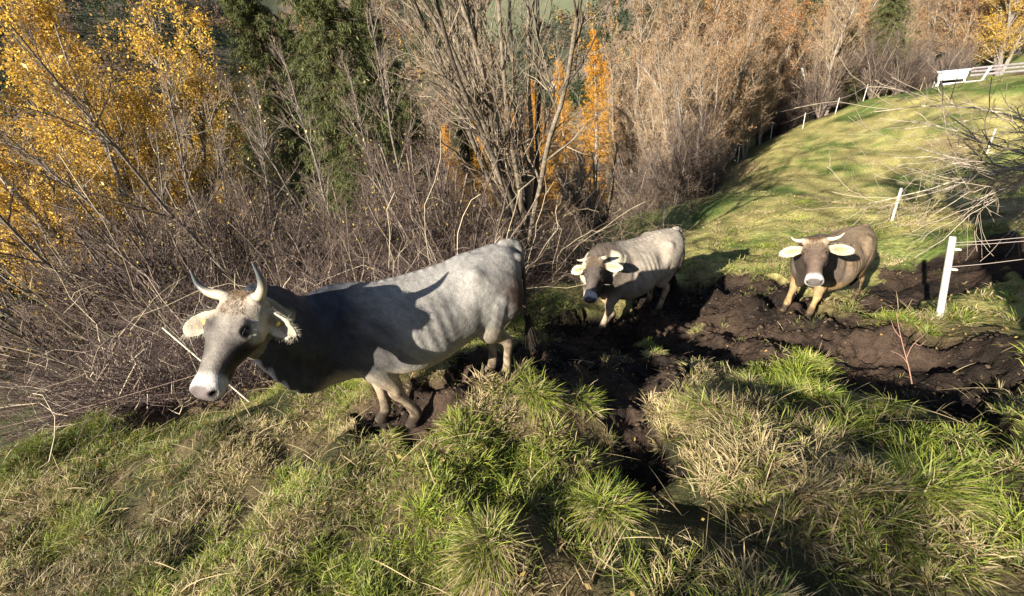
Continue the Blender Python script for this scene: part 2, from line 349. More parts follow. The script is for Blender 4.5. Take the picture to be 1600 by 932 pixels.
def make_cow(label, pos, rot, s, lx, hoof, hpos, hrot, hs, coat, vox, horn_pts, tagp, deep=0.0, wide=1.0, nk=1.0, mw=1.0, dl=.03):
    Rb = rotm(*np.radians(rot)); Rh = rotm(*np.radians(hrot)); pos = np.array(pos, float); hpos = np.array(hpos, float)
    sc = np.array([s*lx, s, s]); W = lambda p: Rb@(np.array(p, float)*sc)+pos; Hd = lambda p: Rh@(np.array(p, float)*hs)+hpos
    base = np.mean([hoof[k] for k in hoof], axis=0); B = Body(); upv = Rb@np.array([0, 0, 1.]); fw = Rb@np.array([1., 0, 0])
    # torso
    sec = [(-.865, .10, 1.235, .98, 2), (-.84, .155, 1.275, .84, 2.2), (-.76, .215, 1.315, .74, 2.4), (-.62, .262, 1.315, .68, 2.5), (-.46, .285, 1.31, .655, 2.5), (-.28, .305, 1.275, .61, 2.2), (-.08, .345, 1.26, .565, 2.1),
           (.1, .350, 1.265, .55, 2.1), (.26, .315, 1.28, .56, 2.1), (.40, .272, 1.31, .575, 2.1), (.54, .235, 1.29, .60, 2), (.66, .18, 1.22, .64, 2), (.74, .11, 1.12, .72, 2), (.765, .05, 1.0, .82, 2)]
    D = cr(np.array(sec), 4); th = np.arange(40)*2*np.pi/40; rings = []
    for x, hw, top, bot, n_ in D:
        bot = bot-deep*math.exp(-((x+.02)/.42)**2)-.03; hw = hw*wide; top = top+.005; zc = bot+(top-bot)*.50; cth, sth = np.cos(th), np.sin(th); e = 2/n_
        y = hw*np.sign(cth)*np.abs(cth)**e; z = zc+np.where(sth > 0, (top-zc), (zc-bot))*np.sign(sth)*np.abs(sth)**e
        y = y*np.where(sth > 0, 1-.22*sth**2, 1-.05*sth**2)
        rings.append(np.array([W((x, yy, zz)) for yy, zz in zip(y, z)]))
    B.ring_loft(np.array(rings))
    ax = Rb.T
    for sd in (1, -1):
        B.ell(W((-.835, sd*.10, 1.19)), ax, np.array((.06, .045, .05))*s)        # pin bone
        B.ell(W((.40, sd*.185, .98)), ax, np.array((.13, .10, .27))*s)           # shoulder
        B.ell(W((-.66, sd*.17, .93)), ax, np.array((.20, .12, .26))*s)           # thigh
    B.ell(W((.60, 0, .68)), ax, np.array((.13, .10, .12))*s)                    # brisket
    B.ell(W((-.50, 0, .66)), ax, np.array((.13, .10, .09))*s)                    # udder
    B.ell(W((-.80, 0, 1.30)), ax, np.array((.07, .045, .045))*s)                 # tail head
    # neck
    n0, n3 = W((.36, 0, .96)), Hd((-.03, 0, -.11)); nkd = nrm(W((.60, 0, 1.0))-n3); n2 = n3+nkd*.16*s; n2 = n2-np.array([0, 0, .05*s]); n1 = W((.66, 0, .97))*.6+n2*.4-np.array([0, 0, .03*s])
    B.path([n0, W((.52, 0, 1.0)), n1, n2, n3], np.array([.20, .195, .155, .125, .10])*s*nk, np.array([.32, .31, .25, .185, .12])*s*nk, up=upv, m=26)
    # dewlap
    th1 = Hd((.13, 0, -.17)); d2 = W((.66, 0, .70)); mid = th1*.5+d2*.5-np.array([0, 0, dl])
    B.path([Hd((.05, 0, -.12)), th1, th1*.7+mid*.3, mid, d2, W((.5, 0, .66))], np.array([.07, .065, .07, .065, .075, .10])*s, np.array([.09, .11, .15, .19, .17, .13])*s, up=upv, m=16)
    # legs
    Zup = np.array([0, 0, 1.]); fwh = nrm(np.array([fw[0], fw[1], 0.]))
    for k in hoof:
        h = np.array(hoof[k]); sd = 1 if k[1] == 'L' else -1
        out = Rb@np.array([0, sd, 0.])
        if k[0] == 'F':
            sh = W((.42, sd*.17, .92)); el = W((.36, sd*.185, .70)); ft = h+Zup*.105*s-fwh*.03*s; kn = el*.52+ft*.48+fwh*.0*s
            B.path([sh, el, el*.5+kn*.5, kn+Zup*.03*s, kn-Zup*.04*s, kn*.5+ft*.5, ft, h+Zup*.05*s+fwh*.015*s, h+Zup*.012+fwh*.03*s], np.array([.11, .10, .078, .062, .058, .037, .048, .043, .054])*s, np.array([.15, .14, .098, .070, .064, .042, .053, .050, .068])*s, up=fwh, m=16)
        else:
            hp = W((-.62, sd*.13, 1.02)); stf = W((-.44, sd*.185, .76)); ft = h+Zup*.105*s-fwh*.03*s; hk = stf*.42+ft*.58-fwh*.13*s+Zup*.03*s
            B.path([hp, W((-.56, sd*.17, .88)), stf*.6+hk*.4+0*out, hk+fwh*.05*s+Zup*.09*s, hk, hk*.5+ft*.5, ft, h+Zup*.05*s+fwh*.015*s, h+Zup*.012+fwh*.03*s], np.array([.15, .14, .085, .050, .043, .033, .041, .043, .055])*s, np.array([.22, .20, .13, .068, .056, .038, .046, .052, .068])*s, up=fwh, m=16)
    # tail
    tl = [W((-.82, 0, 1.31)), W((-.89, 0, 1.27)), W((-.915, .02, 1.12)), W((-.90, .04, .85)), W((-.89, .05, .60))]
    B.path(tl, np.array([.035, .032, .024, .018, .015])*s, np.array([.035, .032, .024, .018, .015])*s, up=fw, m=10)
    # head
    hsec = [(-.045, .07, -.02, -.10), (-.02, .098, .005, -.13), (.05, .112, .018, -.18), (.12, .118, .020, -.205), (.19, .116, .014, -.21), (.27, .092, .008, -.19), (.34, .074, .0, -.165), (.41, .068, -.010, -.145), (.465, .076, -.022, -.142), (.505, .076, -.036, -.14), (.53, .058, -.055, -.128), (.54, .03, -.07, -.11)]
    Dh = cr(np.array(hsec), 3); th = np.arange(28)*2*np.pi/28; rings = []
    for x, hw, top, bot in Dh:
        hw = hw*(mw if x < .2 else mw+(1.02-mw)*min(1, (x-.2)/.2))*(1+.12*math.exp(-((x-.50)/.05)**2)); bot = bot*(1+.10*(mw > 1.1)*math.exp(-((x-.15)/.12)**2))
        zc = (top+bot)/2+.01; cth, sth = np.cos(th), np.sin(th); e = 2/2.5
        y = hw*np.sign(cth)*np.abs(cth)**e*np.where(sth < 0, 1-.35*np.abs(sth)*(x < .42), 1); z = zc+np.where(sth > 0, top-zc, zc-bot)*np.sign(sth)*np.abs(sth)**e
        rings.append(np.array([Hd((x, a, b)) for a, b in zip(y, z)]))
    B.ring_loft(np.array(rings)); ah = Rh.T
    for sd in (1, -1):
        B.ell(Hd((.165, sd*.088, -.005)), ah, np.array((.055, .032, .026))*hs)
        B.ell(Hd((.15, sd*.075, -.12)), ah, np.array((.11, .042, .075))*hs)
        B.ell(Hd((.0, sd*.085, -.01)), ah, np.array((.04, .045, .035))*hs)
        B.ell(Hd((.50, sd*.045, -.065)), ah, np.array((.035, .032, .035))*hs)
        # ear: cupped leaf
        e0 = Hd((.045, sd*.105, -.08)); e1 = Hd(tagp['ear'][0 if sd > 0 else 1]); axd = nrm(e1-e0); Le = np.linalg.norm(e1-e0)
        face = Rh@np.array(tagp['face'][0 if sd > 0 else 1]); face = nrm(face-axd*(face@axd)); wd = np.cross(axd, face); er = []
        for t, ww, tk in [(0, .028, .020), (.10, .034, .018), (.25, .050, .013), (.45, .062, .011), (.65, .060, .010), (.82, .045, .009), (.93, .026, .008), (1.0, .008, .005)]:
            q = np.linspace(-1, 1, 9); cup = (q**2)*ww*.55
            p = e0+axd*Le*t
            a = [p+wd*ww*hs*k+face*(cu+tk-.02)*hs for k, cu in zip(q, cup)]; b = [p+wd*ww*hs*k*1.02+face*(cu-tk-.02)*hs for k, cu in zip(q[::-1], cup[::-1])]
            er.append(np.array(a+b))
        er = np.array(er)
        if np.dot(np.cross(er[0, 4]-er[0, 0], axd), face) < 0: pass
        B.ring_loft(er)
    B.path([Hd((.30, 0, -.155)), Hd((.42, 0, -.148)), Hd((.49, 0, -.145))], np.array([.035, .045, .035])*hs, np.array([.02, .022, .02])*hs, up=Rh@np.array([0, 0, 1.]), m=12)
    me = mesh('cow_raw', np.concatenate(B.V), np.concatenate(B.F), m_coat)
    tmp = bpy.data.objects.new('tmp_raw', me); link(tmp)
    md = tmp.modifiers.new('r', 'REMESH'); md.mode = 'VOXEL'; md.voxel_size = vox
    ms = tmp.modifiers.new('s', 'SMOOTH'); ms.factor = .5; ms.iterations = max(2, int(round(.05/vox)))
    dg = bpy.context.evaluated_depsgraph_get(); ev = tmp.evaluated_get(dg); m2 = bpy.data.meshes.new_from_object(ev)
    bpy.data.objects.remove(tmp); n = len(m2.vertices); V = np.empty(n*3, np.float32); m2.vertices.foreach_get('co', V); V = V.reshape(-1, 3).astype(float)
    NN = np.empty(n*3, np.float32); m2.vertices.foreach_get('normal', NN); NN = NN.reshape(-1, 3).astype(float)
    b = ((V-pos)@Rb)/sc; h = ((V-hpos)@Rh)/hs
    x, y, z = b.T; hx, hy, hz = h.T; ay = np.abs(hy)
    inhead = (hx > -.06) & (hx < .58) & (ay < .14) & (hz > -.26) & (hz < .08)
    def farthest(c0, dr_, xl=None):
        dv = h-np.array(c0); q = dv@np.array(dr_)/np.linalg.norm(dr_); lat = np.linalg.norm(dv-q[:, None]*np.array(dr_)/np.linalg.norm(dr_), axis=1)
        q = np.where(inhead & (lat < .02), q, -9); return h[np.argmax(q)]
    EY = {sd: farthest((.20, 0, -.055), (0.0, sd, .42)) for sd in (1, -1)}; NO = {sd: farthest((.46, 0, -.085), (.62, sd*.62, .20)) for sd in (1, -1)}
    # shaping: eye socket, nostril, mouth, jaw groove
    ed = np.minimum(*[np.sqrt((hx-EY[q][0])**2+(hz-EY[q][2])**2+(hy-EY[q][1])**2) for q in (1, -1)]); disp = np.where(inhead, -.012*np.exp(-(ed/.022)**2)+.008*np.exp(-((ed-.040)/.012)**2), 0)*hs
    nd = np.minimum(*[np.sqrt((hx-NO[q][0])**2+((hz-NO[q][2])/.75)**2+(hy-NO[q][1])**2) for q in (1, -1)]); disp += np.where(inhead, -.022*np.exp(-(nd/.018)**2), 0)*hs
    md_ = np.where(inhead & (hx > .30), np.exp(-((hz+.128)/.006)**2)*sst(.32, .42, hx), 0); disp += -.010*md_*hs
    gr = np.where(inhead, np.exp(-((hx-.30)/.06)**2)*np.exp(-((hz+.085)/.04)**2), 0); disp += -.010*gr*hs
    torso = ~inhead
    fl = np.exp(-((x+.30)/.09)**2-((z-1.08)/.09)**2)*(np.abs(y) > .12)*torso; disp += -.035*fl*s            # hollow flank
    fl = np.exp(-((x-.22)/.05)**2-((z-.95)/.22)**2)*(np.abs(y) > .15)*torso; disp += -.032*fl*s              # behind shoulder
    fl = np.exp(-((x+.45)/.05)**2-((z-.86)/.16)**2)*(np.abs(y) > .15)*torso; disp += -.015*fl*s
    hk_ = np.exp(-((x+.47)/.06)**2-((np.abs(y)-.22*wide)/.06)**2-((z-1.22)/.07)**2)*torso; disp += .03*hk_*s      # hook bone
    hk_ = np.exp(-((x+.44)/.10)**2-((np.abs(y)-.13*wide)/.04)**2)*(z > 1.1)*torso; disp += -.012*hk_*s
    hk_ = np.exp(-(y/.03)**2)*(z > 1.1)*torso*(x < .5); disp += .008*hk_*s*(1+.4*np.cos(x*2*np.pi/.07))      # spine
    rib = np.cos((x-.15*z)*2*np.pi/.085)*np.exp(-((x+.05)/.18)**2-((z-.95)/.18)**2)*torso; disp += .0045*rib*s
    nw = np.exp(-((x-.78)/.22)**2)*torso*(z > .7); disp += .004*np.cos((x+.3*z)*2*np.pi/.07)*nw*s            # neck folds
    disp += .008*(vn(V[:, 0]+V[:, 2]*.8, V[:, 1]+V[:, 2], .17, 6))*torso+.006*(vn(V[:, 0]*3+V[:, 2]*2, V[:, 1]*3+V[:, 2], .35, 4))
    V = V+NN*disp[:, None]
    # coat colours
    nz = fbm(V[:, 0]*1.3+V[:, 2], V[:, 1]*1.3+V[:, 2]*.7, .25, 9)
    hgt = V[:, 2]-base[2]
    c = np.broadcast_to(np.array(coat['body']), (n, 3)).copy()
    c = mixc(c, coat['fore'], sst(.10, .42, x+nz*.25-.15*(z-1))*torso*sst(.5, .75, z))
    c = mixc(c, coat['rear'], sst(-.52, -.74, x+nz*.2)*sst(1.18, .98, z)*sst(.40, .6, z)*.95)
    c = mixc(c, coat['belly'], sst(.72, .58, z+nz*.12)*(x < .9)*.85)
    c = mixc(c, coat['patch'], np.exp(-((x-.30)/.16)**2-((z-.78)/.13)**2)*(y > 0)*torso*.75)
    c = mixc(c, coat['leg'], sst(.62, .45, z)*1.0*torso)
    c = mixc(c, coat['knee'], np.exp(-((z-.36)/.06)**2)*torso*.5)
    low = np.minimum.reduce([np.linalg.norm(V-np.array(hoof[k])-np.array([0, 0, .02]), axis=1) for k in hoof])
    c = mixc(c, (.022, .019, .017), sst(.105*s, .075*s, low))
    c = mixc(c, (.05, .035, .025), sst(.20*s, .1*s, low+nz*.1)*.5)
    spl = sst(.05, .25, fbm(V[:, 0]*2+V[:, 2], V[:, 1]*2-V[:, 2], .08, 19))*sst(.62, .15, hgt); c = mixc(c, (.055, .038, .026), spl*.75*torso)
    # head colours
    f = np.broadcast_to(np.array(coat['face']), (n, 3)).copy()
    f = mixc(f, coat['poll'], sst(coat['pollx']+.08, coat['pollx']-.08, hx+nz*.12)*sst(-.16, -.05, hz))
    f = mixc(f, coat['cheek'], sst(-.035, -.09, hz+nz*.05)*sst(.03, .14, hx))
    f = mixc(f, coat['dark'], np.exp(-((hx-.30)/.09)**2-((hz+.075)/.07)**2)*sst(.02, .05, ay)*.95)
    f = mixc(f, coat['blaze'], np.exp(-(hy/.045)**2)*sst(-.03, -.01, hz)*sst(.02, .2, hx)*.6)
    f = mixc(f, coat['chin'], sst(-.13, -.17, hz)*.6)
    f = mixc(f, (.38, .36, .35), sst(coat['mz']-.03, coat['mz']+.025, hx+nz*.06))
    f = mixc(f, coat['pad'], sst(.062, .045, np.sqrt(((hx-.535)/1.1)**2+((hz+.062)/.62)**2+(hy/1.25)**2)*.8)*(hz > -.115))
    f = mixc(f, (.012, .010, .012), sst(coat['nr']+.006, coat['nr']-.006, nd))
    f = mixc(f, (.02, .018, .018), md_*.8)
    f = mixc(f, (.03, .022, .02), sst(.034, .022, ed))
    wgt = inhead*sst(-.06, .03, hx)
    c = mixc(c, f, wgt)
    inear = (ay > .122) & (hx > -.22) & (hx < .26) & (hz > -.30) & (hz < .16) & (ay < .5)
    ear = np.broadcast_to(np.array(coat['ear']), (n, 3)).copy(); 
    c = mixc(c, ear, inear*sst(.12, .15, ay)*1.0)
    for sd_, e_ in zip((1, -1), tagp['ear']):
        e0_ = np.array((.045, sd_*.105, -.08)); ax_ = np.array(e_)-e0_; L_ = np.linalg.norm(ax_); ax_ /= L_; dv_ = h-e0_; tt_ = dv_@ax_; la_ = np.linalg.norm(dv_-tt_[:, None]*ax_, axis=1)
        c = mixc(c, np.array(coat['ear'])*np.array((.52, .42, .36)), inear*(hy*sd_ > .12)*sst(.036, .012, la_)*sst(.05, .3, tt_/L_)*sst(.95, .6, tt_/L_)*.8)
    c = np.clip(c*(1+nz[:, None]*.35+fbm(V[:, 0]*2+V[:, 2], V[:, 1]*2+V[:, 2], .05, 29)[:, None]*.35), .01, .9)
    a = m2.color_attributes.new('col', 'FLOAT_COLOR', 'POINT'); c4 = np.ones((n, 4), np.float32); c4[:, :3] = c; a.data.foreach_set('color', c4.ravel())
    V = V-base; m2.vertices.foreach_set('co', V.astype(np.float32).ravel()); m2.polygons.foreach_set('use_smooth', np.ones(len(m2.polygons), bool)); m2.update()
    hairV, hairN, hairC = V-base, NN, c
    root = thing('cow', label, 'cow', base, 'grey alpine cows walking up the muddy track'); m2.name = 'cow_body'
    m2.materials.clear(); m2.materials.append(m_coat); obj('body', m2, root)
    def sub(name, Bd, m, col=None, par=root):
        Vv = np.concatenate(Bd.V)-base; mm = mesh(name, Vv, np.concatenate(Bd.F), m, col if col is None or np.ndim(col) > 1 else np.broadcast_to(col, (len(Vv), 3)), True); return obj(name, mm, par)
    for sd, pts in zip((1, -1), horn_pts):
        Bh = Body(); P = [Hd(p) for p in pts]; r = np.array(coat['hr'])*hs; Bh.path(P, r, r, up=Rh@np.array([1., .2, .3]), m=14, sub=8)
        Vh = np.concatenate(Bh.V); t = np.linspace(0, 1, 200); Pc = cr(np.array(P), 10); di = np.array([np.argmin(((Pc-v)**2).sum(1)) for v in Vh])/len(Pc)
        col = mixc((.42, .36, .27), coat['tip'], sst(.35, .75, di)); sub('horn', Bh, m_horn, col)
        Be = Body(); Be.ell(Hd(tuple(EY[sd]-np.array((0, sd*.0145, .004)))), ah, np.array((.021, .019, .016))*hs); sub('eye', Be, m_eye)
    # eyelids
    for sd in (1, -1):
        q = np.linspace(-.1, np.pi+.1, 12); P = np.array([[Hd(tuple(EY[sd]+np.array((.024*math.cos(a_), sd*(.000-.012*abs(math.cos(a_))), .017*math.sin(a_)+.001)))) for a_ in q]])
        V_, F_ = tubes(P, np.full((1, 12), .005*hs), 5); o = mesh('eyelid', V_-base, F_, m_coat, np.broadcast_to(coat['dark'], (len(V_), 3)), True); obj('eyelid', o, root)
    # ear tags
    for sd in (1, -1):
        e0 = Hd((.035, sd*.10, -.065)); e1 = Hd(tagp['ear'][0 if sd > 0 else 1]); p = e0*.5+e1*.5; axd = nrm(e1-e0)
        face = Rh@np.array(tagp['face'][0 if sd > 0 else 1]); face = nrm(face-axd*(face@axd)); wd = np.cross(axd, face)
        Bt = Body(); Bt.ell(p+face*.004*hs, np.array([wd, axd, face]), np.array((.015, .010, .003))*hs); sub('ear_tag', Bt, m_tag)
        # fringe of ear hair
        q = rng.uniform(.12, 1, 260); k = rng.choice([-1, 1], 260)*rng.uniform(.6, 1, 260); ww = np.interp(q, [0, .25, .45, .65, .82, .93, 1], [.028, .05, .062, .06, .045, .026, .008])
        Bs = e0+axd*(np.linalg.norm(e1-e0)*q)[:, None]+wd*(ww*k*hs)[:, None]+face*((k**2)*ww*.55-.02)[:, None]*hs
        Dr = nrm(wd*k[:, None]*.8+face*.5+axd*.5+rng.normal(0, .25, (260, 3)))
        cl = np.tile(np.array(coat['ear'])*1.05, (260, 1)); V_, F_, C_ = blades(Bs, Dr, rng.uniform(.015, .04, 260)*hs*coat['fr'], np.full(260, .0012), np.full(260, .3), cl, cl, 2)
        obj('ear_hair', mesh('ear_hair', V_-base, F_, m_hair, C_), root)
    # poll tuft
    nn = 500; px = rng.uniform(-.05, .09, nn); py = rng.uniform(-.07, .07, nn); Bs = np.array([Hd((a_, b_, .008-.8*b_*b_)) for a_, b_ in zip(px, py)])
    Dr = nrm((Rh@np.stack([np.full(nn, .8), py*3, np.full(nn, .6)])).T+rng.normal(0, .3, (nn, 3))); cl = np.array(coat['tuft'])*rng.uniform(.7, 1.2, (nn, 1))
    V_, F_, C_ = blades(Bs, Dr, rng.uniform(.02, .05, nn)*hs, np.full(nn, .0015), np.full(nn, .4), cl, cl*1.2, 2); obj('poll_hair', mesh('poll_hair', V_-base, F_, m_hair, C_), root)
    # short coat hair
    nn = coat['nh']; pk = rng.integers(0, n, nn); pk = pk[(inear[pk] == False) & (low[pk] > .12*s)]; nn = len(pk); jit = rng.normal(0, vox*.5, (nn, 3))
    tdir = -fw*.8-np.array([0, 0, .6]); tdir = np.where((inhead[pk])[:, None], Rh@np.array([.8, 0, .1]), tdir)
    N_ = hairN[pk]; T_ = nrm(tdir-N_*(tdir*N_).sum(1, keepdims=True)); Dr = nrm(T_+N_*.30+rng.normal(0, .22, (nn, 3)))
    cl = hairC[pk]*rng.uniform(.45, 1.15, (nn, 1)); V_, F_, C_ = blades(hairV[pk]+jit-N_*.002, Dr, rng.uniform(.010, .022, nn)*np.where(inhead[pk], .6, 1), np.full(nn, .0011), np.full(nn, .1), cl, cl*1.1, 1)
    obj('coat_hair', mesh('coat_hair', V_, F_, m_hair2, C_), root)
    # tail switch
    nn = 160; e = tl[-1]; P = e+rng.normal(0, .008, (nn, 1, 3))+np.linspace(0, 1, 6)[None, :, None]*(np.array([0, 0, -.32])+rng.normal(0, .035, (nn, 1, 3)))*s
    V_, F_ = tubes(P, np.tile(np.linspace(.004, .002, 6), (nn, 1)), 3); obj('tail_switch', mesh('tail_switch', V_-base, F_, m_hair, np.broadcast_to((.03, .025, .02), (len(V_), 3))), root)
    return root, Hd, W
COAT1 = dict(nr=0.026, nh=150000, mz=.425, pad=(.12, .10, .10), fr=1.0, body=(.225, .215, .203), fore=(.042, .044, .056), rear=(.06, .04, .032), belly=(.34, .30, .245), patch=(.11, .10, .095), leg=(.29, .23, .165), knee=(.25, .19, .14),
             face=(.115, .102, .092), poll=(.29, .25, .205), pollx=.13, cheek=(.065, .055, .05), dark=(.018, .017, .02), blaze=(.26, .235, .21), chin=(.25, .22, .18), ear=(.36, .33, .265), tip=(.07, .08, .085), tuft=(.32, .22, .13), hr=(.030, .029, .024, .016, .005))
COAT2 = dict(nr=0.018, nh=60000, mz=.44, pad=(.07, .06, .06), fr=0.5, body=(.30, .26, .215), fore=(.085, .068, .056), rear=(.028, .024, .022), belly=(.42, .34, .25), patch=(.33, .28, .24), leg=(.34, .27, .20), knee=(.40, .27, .12),
             face=(.060, .048, .042), poll=(.13, .10, .075), pollx=.05, cheek=(.045, .037, .033), dark=(.05, .045, .04), blaze=(.12, .10, .09), chin=(.15, .12, .1), ear=(.40, .37, .28), tip=(.30, .25, .2), tuft=(.22, .15, .09), hr=(.026, .025, .021, .014, .005))
COAT3 = dict(nr=0.018, nh=60000, mz=.455, pad=(.08, .07, .065), fr=0.5, body=(.19, .14, .095), fore=(.085, .068, .055), rear=(.13, .10, .08), belly=(.26, .165, .08), patch=(.12, .09, .07), leg=(.26, .18, .095), knee=(.42, .28, .12),
             face=(.085, .06, .046), poll=(.30, .235, .17), pollx=.09, cheek=(.06, .046, .038), dark=(.06, .045, .04), blaze=(.15, .11, .085), chin=(.2, .16, .12), ear=(.44, .39, .27), tip=(.62, .55, .42), tuft=(.22, .13, .06), hr=(.026, .024, .019, .012, .004))
EAR = dict(ear=((.10, .34, -.085), (.10, -.34, -.085)), face=((.5, .0, .8), (.5, .0, .8)))
EAR1 = dict(ear=((.13, .28, -.19), (.17, -.42, -.15)), face=((.6, .1, .8), (.5, .0, .8)))
H1 = [[(.0, .075, -.01), (-.015, .12, .01), (-.045, .15, .05), (-.075, .155, .10), (-.115, .14, .165)], [(.0, -.08, -.01), (-.015, -.135, -.005), (-.02, -.20, .01), (-.045, -.25, .05), (-.09, -.265, .12)]]
H2 = [[(.0, .075, -.01), (-.01, .11, .0), (-.01, .15, .01), (.0, .175, .04), (.01, .185, .075)], [(.0, -.075, -.01), (-.01, -.11, .0), (-.01, -.15, .0), (.0, -.19, .015), (.0, -.215, .035)]]
H3 = [[(.0, .075, -.01), (-.01, .12, .0), (-.01, .165, .005), (-.01, .21, .03), (-.01, .245, .08)], [(.0, -.075, -.01), (-.01, -.11, .0), (-.01, -.15, .0), (-.01, -.19, .02), (-.01, -.215, .06)]]
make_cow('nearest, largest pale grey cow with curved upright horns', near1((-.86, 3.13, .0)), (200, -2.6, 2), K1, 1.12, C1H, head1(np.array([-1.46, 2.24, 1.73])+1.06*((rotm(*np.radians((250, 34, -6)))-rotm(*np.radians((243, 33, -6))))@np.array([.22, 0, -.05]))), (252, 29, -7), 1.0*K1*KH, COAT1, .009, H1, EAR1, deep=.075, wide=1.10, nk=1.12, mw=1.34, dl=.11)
make_cow('grey cow with dark brown face, in the middle of the three on the muddy track', far2((1.48, 5.25, -.86)), (204, -8, -5), S2*K2, 1.0, C2H, far2((1.065, 4.80, .37)), (243, 33, 12), K2, COAT2, .012, H2, EAR, deep=.09, wide=1.18)
make_cow('brown-grey cow facing the viewer with large cream ears, at the foot of the meadow', (4.14, 4.98, -1.08), (202, -10, 0), .87, .93, C3H, (3.32, 4.15, .44), (237, 25, 9), 1.0, COAT3, .012, H3, EAR, deep=.14, wide=1.18)
#@@BREAK
# ------------------------------------------------------------------ tussocks
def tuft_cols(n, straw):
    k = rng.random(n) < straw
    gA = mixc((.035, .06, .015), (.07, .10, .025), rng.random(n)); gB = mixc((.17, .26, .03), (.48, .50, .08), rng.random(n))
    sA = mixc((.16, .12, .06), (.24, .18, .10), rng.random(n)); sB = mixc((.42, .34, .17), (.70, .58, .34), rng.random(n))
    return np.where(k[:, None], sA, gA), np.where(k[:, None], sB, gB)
def tussock(p, r, h, straw, label):
    n = int(1500*(r/.3)**1.5); a = rng.uniform(0, 2*np.pi, n); q = np.sqrt(rng.random(n)); x = np.cos(a)*q*r*.62; y = np.sin(a)*q*r*.62
    gxp, gyp = p[0]+x, p[1]+y; z = Z(gxp, gyp); base = np.array([p[0], p[1], ground(p[0], p[1])])
    lx_, ly_ = rng.normal(0, .25, 2); cl_ = rng.integers(0, 9, n); cx_, cy_ = rng.normal(0, .5, (2, 9)); D = nrm(np.stack([x/r*.95+cx_[cl_]+lx_+rng.normal(0, .25, n), y/r*.95+cy_[cl_]+ly_+rng.normal(0, .25, n), 1.0-.35*q+rng.normal(0, .2, n)], 1))
    st = np.clip(straw+.35*(q-.5), 0, 1); k = rng.random(n) < st
    cA, cB = tuft_cols(n, 0); sA, sB = tuft_cols(n, 1); cA = np.where(k[:, None], sA, cA); cB = np.where(k[:, None], sB, cB)
    hc_ = rng.uniform(.6, 1.1, 9); ln = h*.82*rng.uniform(.35, 1.05, n)*np.where(k, .7, 1)*hc_[cl_]; Bv = np.stack([gxp, gyp, z], 1)-base
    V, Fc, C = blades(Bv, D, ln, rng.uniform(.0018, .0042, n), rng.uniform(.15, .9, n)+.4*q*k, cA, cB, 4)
    o = obj('grass_tussock', mesh('grass_tussock', V, Fc, m_blade, C), None, base); tag(o, label, 'grass tussock', 'grass tussocks around the muddy track')
for t_ in TUS: tussock(*t_)
# ------------------------------------------------------------------ grass
acc = Acc()
def grass_patch(cx, cy, ntuft, per, ext, lenr, wid, straw_bias=0, spread=.07, fil=None, inmud=False):
    tx = rng.uniform(ext[0], ext[1], ntuft); ty = rng.uniform(ext[2], ext[3], ntuft)
    md_, ps_ = masks(tx, ty); keep = (md_ if inmud else ps_ & ~md_)
    edge_mud = masks(tx+.12, ty-.1)[0] | masks(tx-.12, ty+.1)[0]
    dens = fbm(tx, ty, .8, 31, 3)+fbm(tx, ty, .35, 15, 2)*.8      # grow on the hummocks
    keep &= (dens > np.where(tx < -1.0, -.17, .0)+rng.normal(0, .08, ntuft))
    if fil is not None: keep &= fil(tx, ty)
    tx, ty = tx[keep], ty[keep]; n = len(tx)*per
    if n == 0: return
    ti = np.repeat(np.arange(len(tx)), per); tl = rng.uniform(.6, 1.25, len(tx))*(1+.8*fbm(tx, ty, .7, 33)); tlean = rng.normal(0, .22, (len(tx), 2))
    ts = np.clip(.46+1.1*fbm(tx, ty, .9, 37)+.8*fbm(tx, ty, .3, 39)+straw_bias, .04, .92); tb = 1+fbm(tx, ty, .5, 43)*1.0
    a = rng.uniform(0, 2*np.pi, n); q = np.abs(rng.normal(0, 1, n)); x = tx[ti]+np.cos(a)*q*spread; y = ty[ti]+np.sin(a)*q*spread
    z = Z(x, y)-.005; D = nrm(np.stack([np.cos(a)*q*.5+tlean[ti, 0]+rng.normal(0, .22, n), np.sin(a)*q*.5+tlean[ti, 1]+rng.normal(0, .22, n), np.full(n, .95)], 1))
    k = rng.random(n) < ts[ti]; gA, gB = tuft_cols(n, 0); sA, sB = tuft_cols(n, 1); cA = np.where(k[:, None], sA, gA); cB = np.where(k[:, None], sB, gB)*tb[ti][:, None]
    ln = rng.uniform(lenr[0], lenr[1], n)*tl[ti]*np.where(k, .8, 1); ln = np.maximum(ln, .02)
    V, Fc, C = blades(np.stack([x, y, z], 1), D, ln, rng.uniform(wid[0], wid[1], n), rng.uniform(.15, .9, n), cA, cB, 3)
    acc.add(V, Fc, C)
# long coarse grass on the near bank, shorter to the left
right = lambda x, y: (x+fbm(x, y, 1, 3)*1.5 > -1.2)
left = lambda x, y: (x+fbm(x, y, 1, 3)*1.5 <= -.9)
grass_patch(0, 0, 4300, 52, (-1.8, 5.5, .5, 4.4), (.045, .17), (.0020, .0050), .04, .045, right)
grass_patch(0, 0, 7000, 42, (-6.5, .2, .4, 4.8), (.04, .13), (.0014, .003), .10, .06, left)
grass_patch(0, 0, 2600, 30, (-2.5, 4, 4.0, 9), (.05, .16), (.002, .004), .0, .08)
grass_patch(0, 0, 5200, 22, (3.4, 11, 1.0, 12), (.05, .17), (.003, .006), .25, .10)
grass_patch(0, 0, 17000, 9, (2, 34, 6, 36), (.04, .09), (.005, .009), .35, .14)
grass_patch(0, 0, 900, 26, (-1, 9, 1.8, 8), (.03, .12), (.0018, .004), .15, .06, lambda x, y: fbm(x, y, .6, 91) > .06, True)
